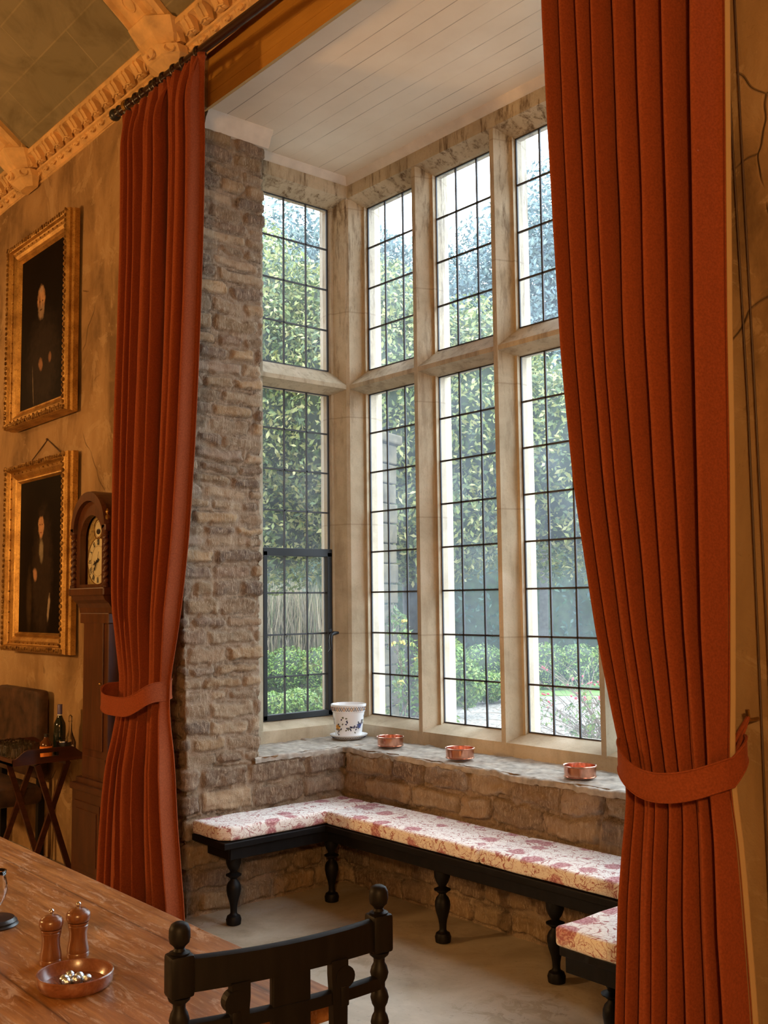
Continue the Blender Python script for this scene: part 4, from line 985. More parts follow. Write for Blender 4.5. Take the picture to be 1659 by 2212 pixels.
b = B(); b.prism([(p[0]*1.03, 1.765+(p[1]-1.765)*1.01) for p in inner], 1, F_+.07, F_+.078); dial = b.build('dial', M['dialg'], t)
b = B(); b.lathe([(0, .135), (.003, .135)], (0, F_+.0665, 1.90), 48, axis=1); b.lathe([(0, .055), (.003, .055)], (0, F_+.0665, 2.085), 32, axis=1); b.build('dial_face', M['dial'], dial)
b = B()
for (cx, cz_, r_, w_) in ((0, 1.90, .136, .003), (0, 1.90, .088, .001), (0, 2.085, .056, .004), (0, 2.085, .045, .0015)):
    b.tube([(cx+r_*math.cos(a), F_+.066, cz_+r_*math.sin(a)) for a in np.linspace(0, 2*PI, 49)[:-1]], w_, 5, closed=True)
b.build('dial_rings', M['brass'], dial, True)
def roman(bb, txt, cx, cz_, ang, hgt):
    wd_ = {'I': .35, 'V': .8, 'X': .8}; tot = sum(wd_[c] for c in txt)*hgt*.62; x = -tot/2
    def P(u, v): return (cx+u*math.cos(ang)-v*math.sin(ang), F_+.0655, cz_+u*math.sin(ang)+v*math.cos(ang))
    for c in txt:
        w_ = wd_[c]*hgt*.62; a, b_ = x+w_*.12, x+w_*.88; m_ = x+w_/2
        st = {'I': [((m_, -.5), (m_, .5), 1)], 'V': [((a, .5), (m_, -.5), 1), ((b_, .5), (m_, -.5), .5)], 'X': [((a, .5), (b_, -.5), 1), ((b_, .5), (a, -.5), .5)]}[c]
        for (p, q, th) in st: bb.tube([P(p[0], p[1]*hgt), P(q[0], q[1]*hgt)], .0014*th+.0004, 4)
        x += w_
b = B()
for i, tx in enumerate(('XII', 'I', 'II', 'III', 'IIII', 'V', 'VI', 'VII', 'VIII', 'IX', 'X', 'XI')):
    a = PI/2-i*PI/6; roman(b, tx, .110*math.cos(a), 1.90+.110*math.sin(a), a-PI/2, .032)
b.build('numerals', M['black'], dial)
b = B(); yh = F_+.060
for (ang, ln, wd_) in ((math.radians(-128), .098, .0035), (math.radians(-158), .062, .006)):
    d = Vector((math.cos(ang), 0, math.sin(ang))); p = Vector((0, yh, 1.90)); sd = Vector((-d.z, 0, d.x))
    b.tube([p-d*.02, p+d*ln*.5, p+d*ln], [wd_*.7, wd_*.8, .001], 5)
    for s in (-1, 1): b.tube([p+d*ln*.45, p+d*ln*.58+sd*s*wd_*3, p+d*ln*.72], .0012, 4)
b.tube([(0, yh, 1.90), (.018, yh, 1.955)], .0012, 4); b.sphere((0, yh, 1.90), .008, 10, 8)
b.build('hands', M['black'], dial, True)
b = B(); b.sphere((0, F_+.066, 2.072), .028, 16, 8, sc=(1, .06, .6)); b.build('moon_scene', M['black'], dial, True)

# ------------------------------------------------------------------ drinks tray on folding stand
TX, TY = -6.02, 2.27; ZTY = .715
t = thing('butler_tray', 'dark mahogany drinks tray with raised pierced sides', 'tray', (TX-.30, TY+.22, ZTY))
b = B(); b.box(-.30, .30, -.22, .22, 0, .015)
def side_pts(n=30):
    out = []
    for i in range(n+1):
        u = -.22+.44*i/n; a = min(1, max(0, (.22-abs(u))/.09)); out.append((u, .035+.050*(a*a*(3-2*a))))
    return out
for sx_ in (-1, 1):
    pr = [(-.22, 0)]+side_pts()+[(.22, 0)]
    # handle slot : build the end in two strips around it
    x0, x1 = (.288, .302) if sx_ > 0 else (-.302, -.288)
    sp = side_pts()
    for i in range(len(sp)-1):
        (u0, h0), (u1, h1) = sp[i], sp[i+1]; mid = (u0+u1)/2
        if abs(mid) < .055: b.prism([(u0, 0), (u1, 0), (u1, .036), (u0, .036)], 0, x0, x1); b.prism([(u0, .060), (u1, .060), (u1, h1), (u0, h0)], 0, x0, x1)
        else: b.prism([(u0, 0), (u1, 0), (u1, h1), (u0, h0)], 0, x0, x1)
for sy_ in (-1, 1): b.box(-.30, .30, min(sy_*.206, sy_*.22), max(sy_*.206, sy_*.22), 0, .037)
b.build('tray_body', M['mahogd'], t)
t = thing('folding_tray_stand', 'dark crossed leg folding stand under the drinks tray', 'stand', (TX-.30, TY+.22, 0))
for x in (-.25, .25):
    for s in (-1, 1):
        b = B(); p = Vector((x+s*.011, .04-s*.10, ZTY-.012)); q = Vector((x+s*.011, .03+s*.14, 0)); d = (q-p).normalized(); nrm = Vector((0, -d.z, d.y))*.016
        vs = [];
        for pt in (p, q):
            for (ax, an) in ((-.01, -1), (.01, -1), (.01, 1), (-.01, 1)): vs.append(pt+Vector((ax, 0, 0))+nrm*an)
        b.add(vs, [(0, 1, 2, 3), (7, 6, 5, 4)]+[(i, (i+1) % 4, 4+(i+1) % 4, 4+i) for i in range(4)]); b.build('leg', M['mahogd'], t)
for s in (-1, 1):
    b = B(); b.box(-.26, .26, .04+s*.09-.013, .04+s*.09+.013, ZTY-.026, ZTY-.002); b.build('rail', M['mahogd'], t)
    b = B(); b.box(-.25, .25, .03+s*.13-.010, .03+s*.13+.010, .035, .060); b.build('stretcher', M['mahogd'], t)
zt = ZTY+.0155
g0 = None; rr = random.Random(8); n = 0
GL = [(-.33+.078*i+rr.uniform(-.008, .008), y, ) for i in range(2, 7) for y in (-.155, -.075, .005)]+[(.30, -.165), (.24, -.085)]
for (x, y) in GL:
    loc = (TX-.39+x, TY+.22+y, zt)
    if g0 is None:
        b = B(); b.lathe([(0, .027), (.004, .029), (.075, .034), (.0765, .0335), (.0765, .032), (.012, .0265), (.010, .001)], (0, 0, 0), 20)
        g0 = b.build('tumbler', M['clearglass'], smooth=True); g0.location = loc; tag(g0, 'clear tumbler standing among others on the drinks tray', 'glass', 'tumblers on the drinks tray')
    else: c = g0.copy(); COL.objects.link(c); c.location = loc
def bottle(name, label, loc, prof, mat, extra, cat='bottle'):
    t = thing(name, label, cat, loc); b = B(); b.lathe(prof, (0, 0, 0), 24); b.build('bottle_body', mat, t, True)
    for (nm, pr, mt) in extra: b = B(); b.lathe(pr, (0, 0, 0), 24); b.build(nm, mt, t, True)
WB = [(0, .034), (.006, .037), (.17, .037), (.19, .034), (.215, .022), (.235, .0145), (.30, .0135), (.302, .012)]
bottle('wine_bottle', 'dark wine bottle with violet capsule, tallest on the tray', (TX-.39+.21, TY+.22+.135, zt), WB, M['winegl'], [('capsule', [(.243, .0147), (.303, .0147), (.305, .0135)], M['purple']), ('capsule_band', [(.238, .0151), (.244, .0151)], M['paper'])])
bottle('spirit_bottle', 'small amber bottle with orange label on the tray edge', (TX-.39+.345, TY+.22-.005, zt), [(0, .030), (.005, .036), (.080, .036), (.10, .033), (.118, .016), (.135, .012), (.147, .0105)], M['amber'], [('label', [(.018, .0367), (.078, .0367)], M['orange']), ('cap', [(.128, .013), (.15, .013)], M['black'])])
bottle('glass_decanter', 'clear slim decanter behind the dark bucket', (TX-.39+.30, TY+.22+.165, zt), [(0, .03), (.01, .034), (.08, .034), (.12, .02), (.15, .011), (.20, .010), (.21, .014)], M['clearglass'], [('stopper', [(.205, .009), (.215, .013), (.235, .012), (.245, .004)], M['clearglass'])], 'decanter')
bottle('ice_bucket', 'black ice bucket with silver rim on the drinks tray', (TX-.39+.345, TY+.22+.105, zt), [(0, .038), (.004, .040), (.095, .046), (.097, .044), (.012, .037), (.01, .001)], M['black'], [('rim', [(.093, .047), (.1, .0475), (.1, .044)], M['steel'])], 'bucket')
t = thing('bottle_opener', 'pale paper card leaning by the tray handle', 'card', (TX-.39+.36, TY+.22+.175, zt)); t.name = 'paper_card'
b = B(); b.box(-.003, .003, -.012, .012, 0, .075); o = b.build('card', M['paper'], t); o.rotation_euler = (.45, 0, .2)
# upholstered chair against the wall
t = thing('side_chair', 'dark brown upholstered chair behind the drinks tray', 'chair', (-7.0, 2.45, 0))
b = B(); b.box(-.36, .36, .20, .29, .52, 1.09, bev=.025); b.build('backrest', M['leather'], t, True)
b = B(); b.box(-.36, .36, -.20, .26, .36, .48, bev=.03); b.build('seat', M['leather'], t, True)
for (x, y) in ((-.33, -.17), (.33, -.17), (-.33, .25), (.33, .25)):
    b = B(); b.box(x-.022, x+.022, y-.022, y+.022, 0, .37 if y < 0 else .56, bev=.003); b.build('leg', M['dark'], t)

# ------------------------------------------------------------------ dining table and what stands on it
ZT = .76
t = thing('dining_table', 'long worn honey brown wooden table in the foreground', 'table', (-3.5, .95, 0))
b = B(); b.box(-1.6, 1.6, -.52, .54, .715, ZT, bev=.005); b.build('tabletop', M['table'], t)
b = B(); b.box(-1.45, 1.45, -.42, -.39, .60, .715); b.box(-1.45, 1.45, .41, .44, .60, .715); b.box(-1.45, -1.42, -.42, .44, .60, .715); b.box(1.42, 1.45, -.42, .44, .60, .715); b.build('apron', M['table'], t)
for (x, y) in ((-1.38, -.36), (1.38, -.36), (-1.38, .38), (1.38, .38)):
    b = B(); b.box(x-.045, x+.045, y-.045, y+.045, .56, .715, bev=.004); b.lathe([(0, .035), (.06, .045), (.10, .03), (.30, .05), (.45, .04), (.50, .05), (.56, .045)], (x, y, 0), 20); b.build('leg', M['table'], t, True)
def mill(loc, label, s=1.0):
    t = thing('pepper_mill', label, 'mill', loc, 0, 'wooden mills on the table')
    b = B(); b.lathe([(0, .0255), (.002, .0275), (.010, .028), (.013, .0265), (.016, .0275), (.024, .0265), (.045, .0225), (.062, .0222), (.074, .025), (.077, .0255), (.079, .0235), (.082, .026), (.086, .026)], (0, 0, 0), 32); b.build('mill_body', M['mill'], t, True)
    b = B(); b.lathe([(.0865, .024), (.089, .0275), (.098, .0305), (.108, .0295), (.114, .024), (.1145, .022), (.118, .018), (.121, .006)], (0, 0, 0), 32); b.build('mill_head', M['mill'], t, True)
    b = B(); b.lathe([(.120, .004), (.124, .0035)], (0, 0, 0), 12); b.sphere((0, 0, .129), .0068, 14, 10); b.build('knob', M['steel'], t, True)
    t.scale = (s, s, s); return t
m1 = mill((-2.555, 1.068, ZT), 'turned wooden mill on the table, the left one of the pair', .98)
m2 = dup(m1, (-2.558, 1.14, ZT), .7, 'turned wooden mill on the table, the right one of the pair'); m2.scale = (1.0, 1.0, 1.0)
t = thing('wooden_dish', 'shallow round wooden dish on the table holding silver sweets', 'dish', (-2.365, 1.048, ZT))
b = B(); b.lathe([(0, .074), (.003, .080), (.014, .0865), (.028, .0875), (.034, .088), (.036, .086), (.035, .083), (.022, .080), (.010, .072), (.008, .05), (.0075, .001)], (0, 0, 0), 56); b.build('dish_body', M['bowlw'], t, True)
f0 = None
for i, (x, y) in enumerate(((-.016, -.020), (.010, -.002), (-.006, .014), (.016, .022), (-.028, .0), (.006, -.024))):
    loc = (-2.365+x, 1.048+y, ZT+.008+.010)
    if f0 is None:
        b = B(); b.sphere((0, 0, 0), .0115, 14, 10, sc=(1.05, 1, .9)); f0 = b.build('foil_wrapped_sweet', M['foil'], smooth=True); f0.location = loc; tag(f0, 'silver foil wrapped sweet in the shallow wooden dish', 'sweet', 'foil wrapped sweets in the wooden dish')
    else: c = f0.copy(); COL.objects.link(c); c.location = loc; c.rotation_euler = (i, i*2, i*.7)
t = thing('glass_candle_holder', 'cut glass bowl on a black turned base at the left table edge', 'candle holder', (-2.953, 1.071, ZT))
b = B(); b.lathe([(0, .060), (.004, .064), (.008, .062), (.010, .058), (.014, .060), (.017, .056), (.022, .052), (.024, .03), (.026, .012), (.05, .008), (.052, .01)], (0, 0, 0), 40); b.build('stand_base', M['black'], t, True)
b = B(); prof = [(.05, .010), (.06, .018), (.075, .026), (.095, .031), (.115, .030), (.135, .026), (.150, .028)]; vs = []; seg = 40
for (z, r) in prof:
    for q in range(seg): a = 2*PI*q/seg; r2 = r*(1+.07*abs(math.sin(a*8+z*40))); vs.append((r2*math.cos(a), r2*math.sin(a), z))
b.add(vs, [(i*seg+q, i*seg+(q+1) % seg, (i+1)*seg+(q+1) % seg, (i+1)*seg+q) for i in range(len(prof)-1) for q in range(seg)])
o = b.build('glass_bowl', M['clearglass'], t, True); sd_ = o.modifiers.new('wall', 'SOLIDIFY'); sd_.thickness = .004

# ------------------------------------------------------------------ chair at the end of the table (back towards the viewer)
pa, pb = Vector((-1.767, .988, 0)), Vector((-1.705, 1.424, 0)); mid = (pa+pb)/2; wv = (pb-pa); HW = wv.length/2; ang = math.atan2(wv.y, wv.x)
t = thing('dining_chair', 'black carved wooden chair with ball finials at the table end', 'chair', mid, ang)
# local x along the back (from near post to far post), local +y towards the seat
TOPZ = 1.052
def bead_post(x):
    prof = [(0, .02), (.03, .024), (.06, .018), (.10, .023), (.14, .018), (.18, .023), (.22, .018), (.26, .023), (.32, .018)]
    b = B(); b.lathe(prof, (x, 0, 0), 16); b.box(x-.021, x+.021, -.021, .021, .33, .50, bev=.004)
    z = .50; pr = [(z, .014)]
    while z < .895:
        pr += [(z+.006, .012), (z+.014, .0165), (z+.026, .0195), (z+.038, .0165), (z+.046, .012)]; z += .05
    pr += [(.905, .012), (.912, .020), (.918, .022)]
    b.lathe(pr, (x, 0, 0), 20); b.box(x-.024, x+.024, -.022, .022, .918, .996, bev=.007)
    return b.build('back_post', M['dark'], t, True)
for x in (-HW, HW):
    bead_post(x)
    b = B(); b.lathe([(.994, .018), (.998, .020), (1.001, .012), (1.006, .0095), (1.010, .012), (1.016, .0185), (1.026, .0205), (1.040, .020), (1.049, .016), (1.053, .009)], (x, 0, 0), 24); b.build('finial', M['dark'], t, True)
def bowed(b, z0a, z1a, th=.011, bow=.022, n=20, x0=-HW, x1=HW, dip=.0):
    vs = []
    for i in range(n+1):
        u = -1+2*i/n; x = x0+(x1-x0)*i/n; y = -bow*(1-(x/HW)**2); dz = -dip*(1-(x/HW)**2)
        for (yy, zz) in ((-th, z0a), (th, z0a), (th, z1a+dz-.004), (th*.3, z1a+dz), (-th*.3, z1a+dz), (-th, z1a+dz-.004)): vs.append((x, y+yy, zz))
    k6 = 6; b.add(vs, [(i*k6+q, i*k6+(q+1) % k6, (i+1)*k6+(q+1) % k6, (i+1)*k6+q) for i in range(n) for q in range(k6)]+[tuple(range(k6)), tuple(range(n*k6, (n+1)*k6))])
b = B(); bowed(b, .925, .990, dip=.004); b.build('crest_rail', M['dark'], t, True)
b = B(); bowed(b, .50, .54); b.build('lower_rail', M['dark'], t, True)
b = B(); bowed(b, .845, .872)
for sx_ in (-1, 1): b.box(sx_*.118-.010, sx_*.118+.010, -.035, .0, .838, .879, bev=.004)
b.build('lower_rail', M['dark'], t, True)
b = B(); b.box(-.042, .042, -.031, -.015, .52, .935, bev=.003); b.build('centre_splat', M['dark'], t)
for sx_ in (-1, 1):
    b = B(); cx = sx_*.108
    pts = [(-.017, .53), (.017, .53), (.020, .60), (.012, .66), (.020, .72), (.016, .80), (.017, .862), (.017, .880), (.019, .900), (.019, .93), (-.019, .93), (-.019, .90), (-.017, .87), (-.016, .80), (-.020, .72), (-.012, .66), (-.020, .60)]
    b.prism([(cx+p[0], p[1]) for p in pts], 1, -.032, -.012); b.lathe([(0, .022), (.022, .022)], (cx+sx_*.012, -.033, .895), 18, axis=1)
    b.build('scrolled_slat', M['dark'], t)
b = B(); b.box(-HW-.01, HW+.01, .015, .42, .405, .435, bev=.004); b.build('seat_frame', M['dark'], t)
b = B(); b.box(-HW+.02, HW-.02, .01, .41, .43, .462, bev=.014); b.build('seat', M['rush'], t, True)
for x in (-HW, HW):
    b = B(); b.lathe([(0, .02), (.03, .024), (.06, .018), (.10, .023), (.14, .018), (.18, .023), (.22, .018), (.26, .023), (.32, .018), (.34, .022), (.41, .022)], (x, .39, 0), 16); b.build('leg', M['dark'], t, True)
b = B(); b.tube([(-HW, .39, .2), (HW, .39, .2)], .012, 10); b.tube([(-HW, 0, .15), (-HW, .39, .15)], .011, 10); b.tube([(HW, 0, .15), (HW, .39, .15)], .011, 10); b.build('stretcher', M['dark'], t, True)

# ------------------------------------------------------------------ garden
GZ = -.45
def m_gravel():
    m, nt, b = new_mat('pale_gravel'); b.inputs['Roughness'].default_value = .9; v = coords(nt)
    vc = voro(nt, v, 22, out='Color'); n = noise(nt, v, 9, 5, .7)
    bw = N(nt, 'ShaderNodeRGBToBW'); L(nt, vc, bw.inputs[0])
    c = ramp(nt, bw.outputs[0], ((.2, (.07, .06, .05)), (.5, (.16, .145, .125)), (.8, (.25, .23, .205)))); c = mixc(nt, ramp(nt, n, ((.4, .5), (.55, 0.0))), c, (.13, .11, .08))
    setc(b, nt, c); bump(nt, b, voro(nt, v, 22), .6, .02); return m
b = B(); b.box(-70, 25, 4.5, 80, GZ-.2, GZ); b.box(-70, -5.7, 3.3, 4.5, GZ-.2, GZ); struct(b.build('ground_gravel', m_gravel()))
mlawn = m_simple('lawn_grass', (.10, .19, .035), .9, nscale=3, namt=.4, bstr=.6)
def lvl(dist, lat): return Vector((-.762, .648, 0))*dist+Vector((.648, .762, 0))*lat    # out from the bay into the garden
b = B(); ps = [lvl(22.5, -14), lvl(22.5, 20), lvl(60, 40), lvl(60, -40)]
b.add([(p.x, p.y, GZ+.02) for p in ps]+[(p.x, p.y, GZ) for p in ps], [(0, 1, 2, 3), (4, 7, 6, 5), (0, 4, 5, 1), (1, 5, 6, 2), (2, 6, 7, 3), (3, 7, 4, 0)]); struct(b.build('ground_lawn', mlawn))
def foliage(name, blobs, n, size, mat, seed, parent, shell=.55, drop=0):
    """leaf shapes scattered through the outer shells of ellipsoids"""
    r = np.random.default_rng(seed); vol = np.array([b_[1][0]*b_[1][1]*b_[1][2] for b_ in blobs])**.67; pr = vol/vol.sum()
    k = r.choice(len(blobs), n, p=pr); C = np.array([b_[0] for b_ in blobs])[k]; Rr = np.array([b_[1] for b_ in blobs])[k]
    d = r.normal(size=(n, 3)); d /= np.linalg.norm(d, axis=1)[:, None]; rad = shell+(1.04-shell)*r.random(n)**.6
    rad = rad*(1+.22*(fbm(d[:, 0]*4+k*7, d[:, 1]*4+d[:, 2]*5, seed)-.47))
    P = C+d*Rr*rad[:, None]
    a = r.normal(size=(n, 3))*.7+d; a /= np.linalg.norm(a, axis=1)[:, None]; t1 = np.cross(a, r.normal(size=(n, 3))); t1 /= np.linalg.norm(t1, axis=1)[:, None]; t2 = np.cross(a, t1)
    s = (size*(.6+.8*r.random(n)))[:, None]
    V = np.stack([P-t1*s, P-t2*s*.42+a*s*.12, P+t1*s, P+t2*s*.42+a*s*.12], 1).reshape(-1, 3)
    F = np.arange(4*n).reshape(-1, 4); o = np_mesh(name, V, F, mat, parent, False)
    at = o.data.attributes.new('pick', 'FLOAT', 'FACE'); at.data.foreach_set('value', r.random(len(o.data.polygons)).astype(np.float32)); return o
def branches(b, base, tips, r0, rnd, seg=5):
    for tp in tips:
        p0 = Vector(base); p1 = Vector(tp); pts = []
        for i in range(6):
            f = i/5; p = p0.lerp(p1, f); p.x += rnd.uniform(-.08, .08)*(p1-p0).length*math.sin(PI*f); p.y += rnd.uniform(-.08, .08)*(p1-p0).length*math.sin(PI*f); p.z += .15*(p1-p0).length*math.sin(PI*f)*.5; pts.append(p)
        b.tube(pts, [r0*(1-.8*i/5) for i in range(6)], seg)
def tree(name, label, base, blobs, n, size, mat, seed, trunk=.12, cat='tree', shell=.55, core=None, group='garden trees'):
    t = thing(name, label, cat, base, 0, group); rel = [((b_[0][0]-base[0], b_[0][1]-base[1], b_[0][2]-base[2]), b_[1]) for b_ in blobs]
    foliage('foliage', rel, n, size, mat, seed, t, shell)
    b = B(); rnd = random.Random(seed); zc_ = min(r_[0][2] for r_ in rel)
    b.tube([(0, 0, 0), (rnd.uniform(-.1, .1), rnd.uniform(-.1, .1), zc_*.5), (0, 0, max(zc_, .3))], [trunk*1.3, trunk, trunk*.8], 10); branches(b, (0, 0, max(zc_*.8, .1)), [r_[0] for r_ in rel], trunk*.6, rnd)
    b.build('trunk', M['bark'], t, True)
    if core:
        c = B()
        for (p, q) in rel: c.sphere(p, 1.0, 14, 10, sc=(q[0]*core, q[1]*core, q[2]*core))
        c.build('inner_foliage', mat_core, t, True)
    return t
mat_core = m_simple('shaded_leaf_core', (.022, .034, .014), .9, nscale=6, namt=.5, bstr=.8)  # shade inside the foliage put into this dark core colour
ml_holly = m_leaf('variegated_holly_leaves', [(.045, .08, .02), (.08, .125, .035), (.29, .30, .09), (.12, .16, .045), (.42, .40, .17), (.06, .10, .025), (.19, .23, .06), (.24, .26, .08)])
ml_blue = m_leaf('haze_tinted_leaves', [(.08, .13, .13), (.11, .165, .165), (.075, .12, .135), (.15, .20, .175)])  # bluish distance haze mixed into the leaf colours
ml_yew = m_leaf('yew_needles', [(.020, .055, .040), (.03, .075, .05), (.025, .06, .055), (.045, .09, .05)])
ml_box = m_leaf('box_hedge_leaves', [(.08, .155, .02), (.13, .22, .03), (.06, .12, .022), (.20, .25, .05)])
ml_dry = m_leaf('dry_grass_blades', [(.22, .17, .11), (.15, .12, .08), (.10, .11, .05), (.28, .22, .14)])
def P3(dist, lat, z): p = lvl(dist, lat); return (p.x, p.y, z)
hb = [(P3(11.0, -1.2, 3.6), (1.05, 1.05, 1.5)), (P3(11.2, -1.9, 4.7), (1.3, 1.3, 1.35)), (P3(10.6, -.2, 3.5), (1.1, 1.1, 1.45)), (P3(10.8, .9, 3.3), (1.1, 1.1, 1.35)), (P3(10.6, 1.9, 3.0), (1.0, 1.0, 1.15)), (P3(10.4, 2.6, 2.7), (.8, .8, .9)), (P3(11.2, -.3, 4.5), (1.1, 1.1, 1.0)), (P3(10.9, -2.4, 3.2), (1.0, 1.0, 1.3)), (P3(11.2, 1.0, 4.2), (.8, .8, .8)), (P3(10.9, -1.2, 2.5), (.8, .8, .75)), (P3(10.5, .4, 2.45), (.9, .9, .65))]
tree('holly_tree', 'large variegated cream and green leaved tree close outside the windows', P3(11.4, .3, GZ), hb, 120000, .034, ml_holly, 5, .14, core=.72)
bb_ = [(P3(24, 3.4, 9.0), (2.0, 2.0, 2.2)), (P3(24, 1.9, 8.0), (1.8, 1.8, 2.0)), (P3(24.5, 4.8, 9.8), (2.2, 2.2, 2.8)), (P3(23.5, 3.6, 6.6), (2.2, 2.2, 1.8)), (P3(24, 5.2, 7.0), (1.8, 1.8, 2.2))]
tree('broadleaf_tree', 'tall hazy blue green tree beyond, right side of the window view', P3(25.5, 3.9, GZ), bb_, 60000, .07, ml_blue, 6, .1, shell=.3)
bb2 = [(P3(26, -3.0, 9.6), (2.4, 2.4, 2.4)), (P3(26, -1.0, 9.4), (2.0, 2.0, 2.2)), (P3(26, -4.2, 8.2), (2.1, 2.1, 2.1)), (P3(26.5, .4, 9.6), (1.6, 1.6, 1.6))]
tree('broadleaf_tree', 'tall hazy blue green tree beyond, left side of the window view', P3(26.5, -3.4, GZ), bb2, 45000, .075, ml_blue, 8, .1, shell=.3)
yb = [(P3(29.5, 1.0+i*1.7, 1.7+.5*math.sin(i*2.1)), (1.5, 1.4, 2.6)) for i in range(-5, 6)]
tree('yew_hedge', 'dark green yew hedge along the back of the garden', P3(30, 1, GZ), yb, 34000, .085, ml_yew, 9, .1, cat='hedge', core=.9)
def box_hedge(name, label, dist, l0, l1, h, w, n, seed, group='low box hedges', slant=0):
    c = lvl(dist, (l0+l1)/2); t = thing(name, label, 'hedge', (c.x, c.y, GZ), 0, group); bl = []
    k = int((l1-l0)/(w*.9))
    for i in range(k+1):
        p = lvl(dist+slant*(i/k-.5), l0+(l1-l0)*i/k)-c; bl.append(((p.x, p.y, h*.55), (w*.72, w*.72, h*.5)))
    foliage('foliage', bl, n, .034, ml_box, seed, t, .75)
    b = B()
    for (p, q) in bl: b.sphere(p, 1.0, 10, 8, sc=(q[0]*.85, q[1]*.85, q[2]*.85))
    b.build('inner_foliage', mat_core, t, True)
box_hedge('box_hedge', 'low bright green box hedge nearest the gravel', 18.1, -4.5, 2.6, .60, .55, 40000, 21, slant=7.0)
box_hedge('box_hedge', 'low bright green box hedge behind the first one', 24.0, -6.0, 7.5, 1.0, .8, 40000, 22)
# dry grasses on the left
t = thing('dry_grass_clump', 'clump of dry brown grasses behind the low hedge', 'grass', P3(25.4, -2.9, GZ)); r = np.random.default_rng(31); n = 5200
p = r.normal(size=(n, 2))*np.array([1.1, .3]); dd = np.array([[.648, .762], [-.762, .648]]); bp = p@dd; hgt = 1.0+1.7*r.random(n); lean = r.normal(size=(n, 2))*.28; wd = .010+.010*r.random(n)
dirx = r.normal(size=(n, 2)); dirx /= np.linalg.norm(dirx, axis=1)[:, None]
A0 = np.c_[bp-dirx*wd[:, None], np.zeros(n)]; A1 = np.c_[bp+dirx*wd[:, None], np.zeros(n)]; A2 = np.c_[bp+lean*.4+dirx*wd[:, None]*.8, hgt*.6]; A3 = np.c_[bp+lean*.4-dirx*wd[:, None]*.8, hgt*.6]; A4 = np.c_[bp+lean+dirx*.002, hgt]; A5 = np.c_[bp+lean-dirx*.002, hgt]
V = np.stack([A0, A1, A2, A3, A4, A5], 1).reshape(-1, 3); base = np.arange(n)[:, None]*6; F = np.concatenate([base+[0, 1, 2, 3], base+[3, 2, 4, 5]])
o = np_mesh('blades', V, F, ml_dry, t, False); o['kind'] = 'stuff'; at = o.data.attributes.new('pick', 'FLOAT', 'FACE'); at.data.foreach_set('value', r.random(len(o.data.polygons)).astype(np.float32))
# red berried shrub
t = thing('berry_shrub', 'bare twiggy shrub with red berries by the gravel, right of the view', 'shrub', P3(13.0, 2.75, GZ)); rnd = random.Random(41)
tw, be = B(), B(); fol = []
for i in range(150):
    a = rnd.uniform(0, 2*PI); ln = rnd.uniform(.7, 1.95); el = rnd.uniform(.35, 1.45); p = Vector((rnd.uniform(-.15, .15), rnd.uniform(-.15, .15), 0)); pts = [p.copy()]
    for s_ in range(6):
        el2 = el-.16*s_; p = p+Vector((math.cos(a)*math.cos(el2), math.sin(a)*math.cos(el2), math.sin(el2)))*ln/6; a += rnd.uniform(-.3, .3); pts.append(p.copy())
    tw.tube(pts, [.008*(1-.75*k_/6) for k_ in range(7)], 4)
    for s_ in range(5):
        q = pts[rnd.randint(2, 6)]; d = Vector((rnd.uniform(-1, 1), rnd.uniform(-1, 1), rnd.uniform(-.2, 1))).normalized()*rnd.uniform(.1, .3); tw.tube([q, q+d*.6+Vector((0, 0, .02)), q+d], [.0035, .003, .0015], 3)
        if rnd.random() < .30 and q.z > .7:
            for _ in range(3): be.sphere(q+d*rnd.uniform(.4, 1), .013, 6, 4)
        if rnd.random() < .5: fol.append(((*(q+d),), (.06, .06, .05)))
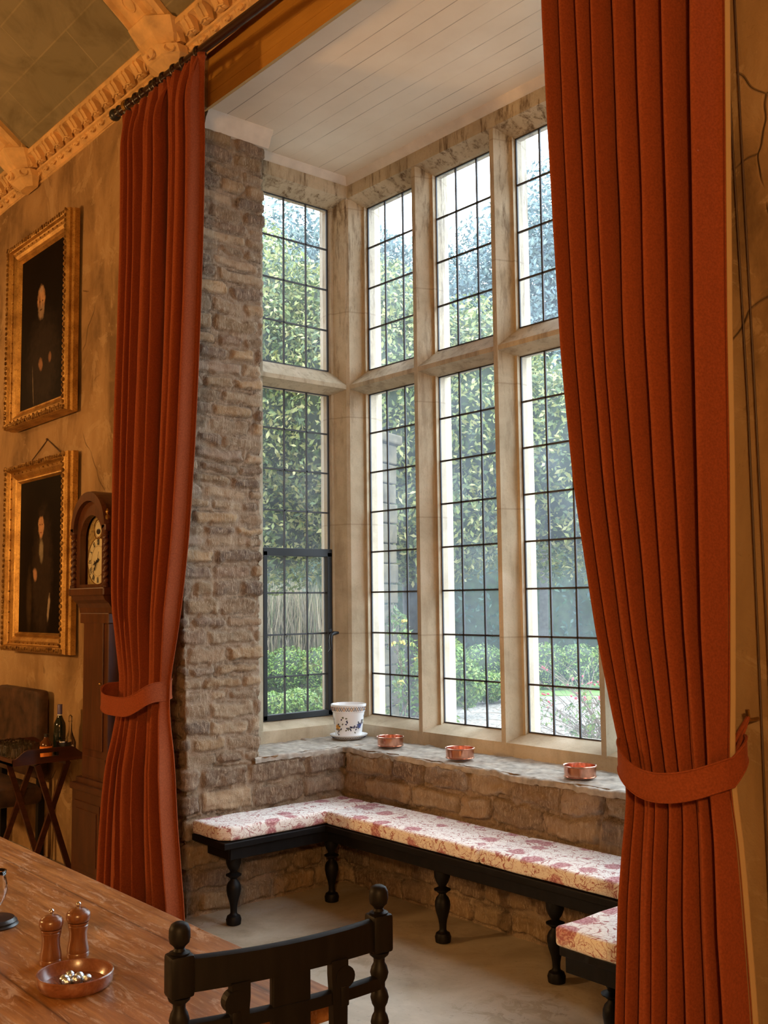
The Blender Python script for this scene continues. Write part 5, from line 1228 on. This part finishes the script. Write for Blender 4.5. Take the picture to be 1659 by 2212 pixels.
tw.build('twigs', M['twig'], t); o = be.build('berries', M['berry'], t, True); o['kind'] = 'stuff'
foliage('foliage', fol, 1500, .03, ml_box, 43, t, .1)
# young leafy shrub by the path
tree('leafy_shrub', 'small upright green shrub beside the low hedge', P3(18.6, 1.2, GZ), [(P3(18.6, 1.2, .35), (.32, .32, .6)), (P3(18.6, 1.45, .15), (.3, .3, .45))], 2600, .05, ml_box, 51, .02, cat='shrub', group='garden shrubs')
# stone garden pier with winter jasmine
c = lvl(8.2, -.12)
t = thing('stone_garden_pier', 'tall weathered stone pier outside the first window light', 'stone pier', (c.x, c.y, GZ), math.radians(20))
b = B(); w = .17
for i in range(21):
    z0_ = i*.16; j = .006*((i*7) % 3-1); b.box(-w+j, w+j, -w, w, z0_, z0_+.152, bev=.01)
b.box(-w-.04, w+.04, -w-.04, w+.04, 3.36, 3.44, bev=.015); b.build('masonry', m_simple('garden_pier_stone', (.085, .07, .042), .9, nscale=10, namt=.5, bstr=.9), t)
t2 = thing('winter_jasmine', 'yellow flowered climber trailing up the stone pier', 'climber', (c.x, c.y, GZ), 0); rnd = random.Random(61); b, f, fo = B(), B(), []
for i in range(46):
    a = rnd.uniform(0, 2*PI); x, y = .27*math.cos(a), .27*math.sin(a); p = Vector((x, y, rnd.uniform(0, 1.6))); pts = [p.copy()]
    for s_ in range(7): p = p+Vector((rnd.uniform(-.09, .09)+x*.05, rnd.uniform(-.09, .09)+y*.05, .14-.035*s_+rnd.uniform(-.02, .05))); pts.append(p.copy())
    b.tube(pts, [.005*(1-.7*k_/7) for k_ in range(8)], 4)
    for q in pts[2:]:
        fo.append(((q.x, q.y, q.z), (.06, .06, .06)))
        if rnd.random() < .16:
            for k_ in range(5): f.sphere((q.x+.018*math.cos(k_*1.26), q.y+.018*math.sin(k_*1.26), q.z+rnd.uniform(-.01, .01)), .013, 6, 4)
b.build('stems', M['twig'], t2); o = f.build('flowers', M['yellowf'], t2, True); o['kind'] = 'stuff'; foliage('foliage', fo, 3800, .022, ml_box, 62, t2, .1)
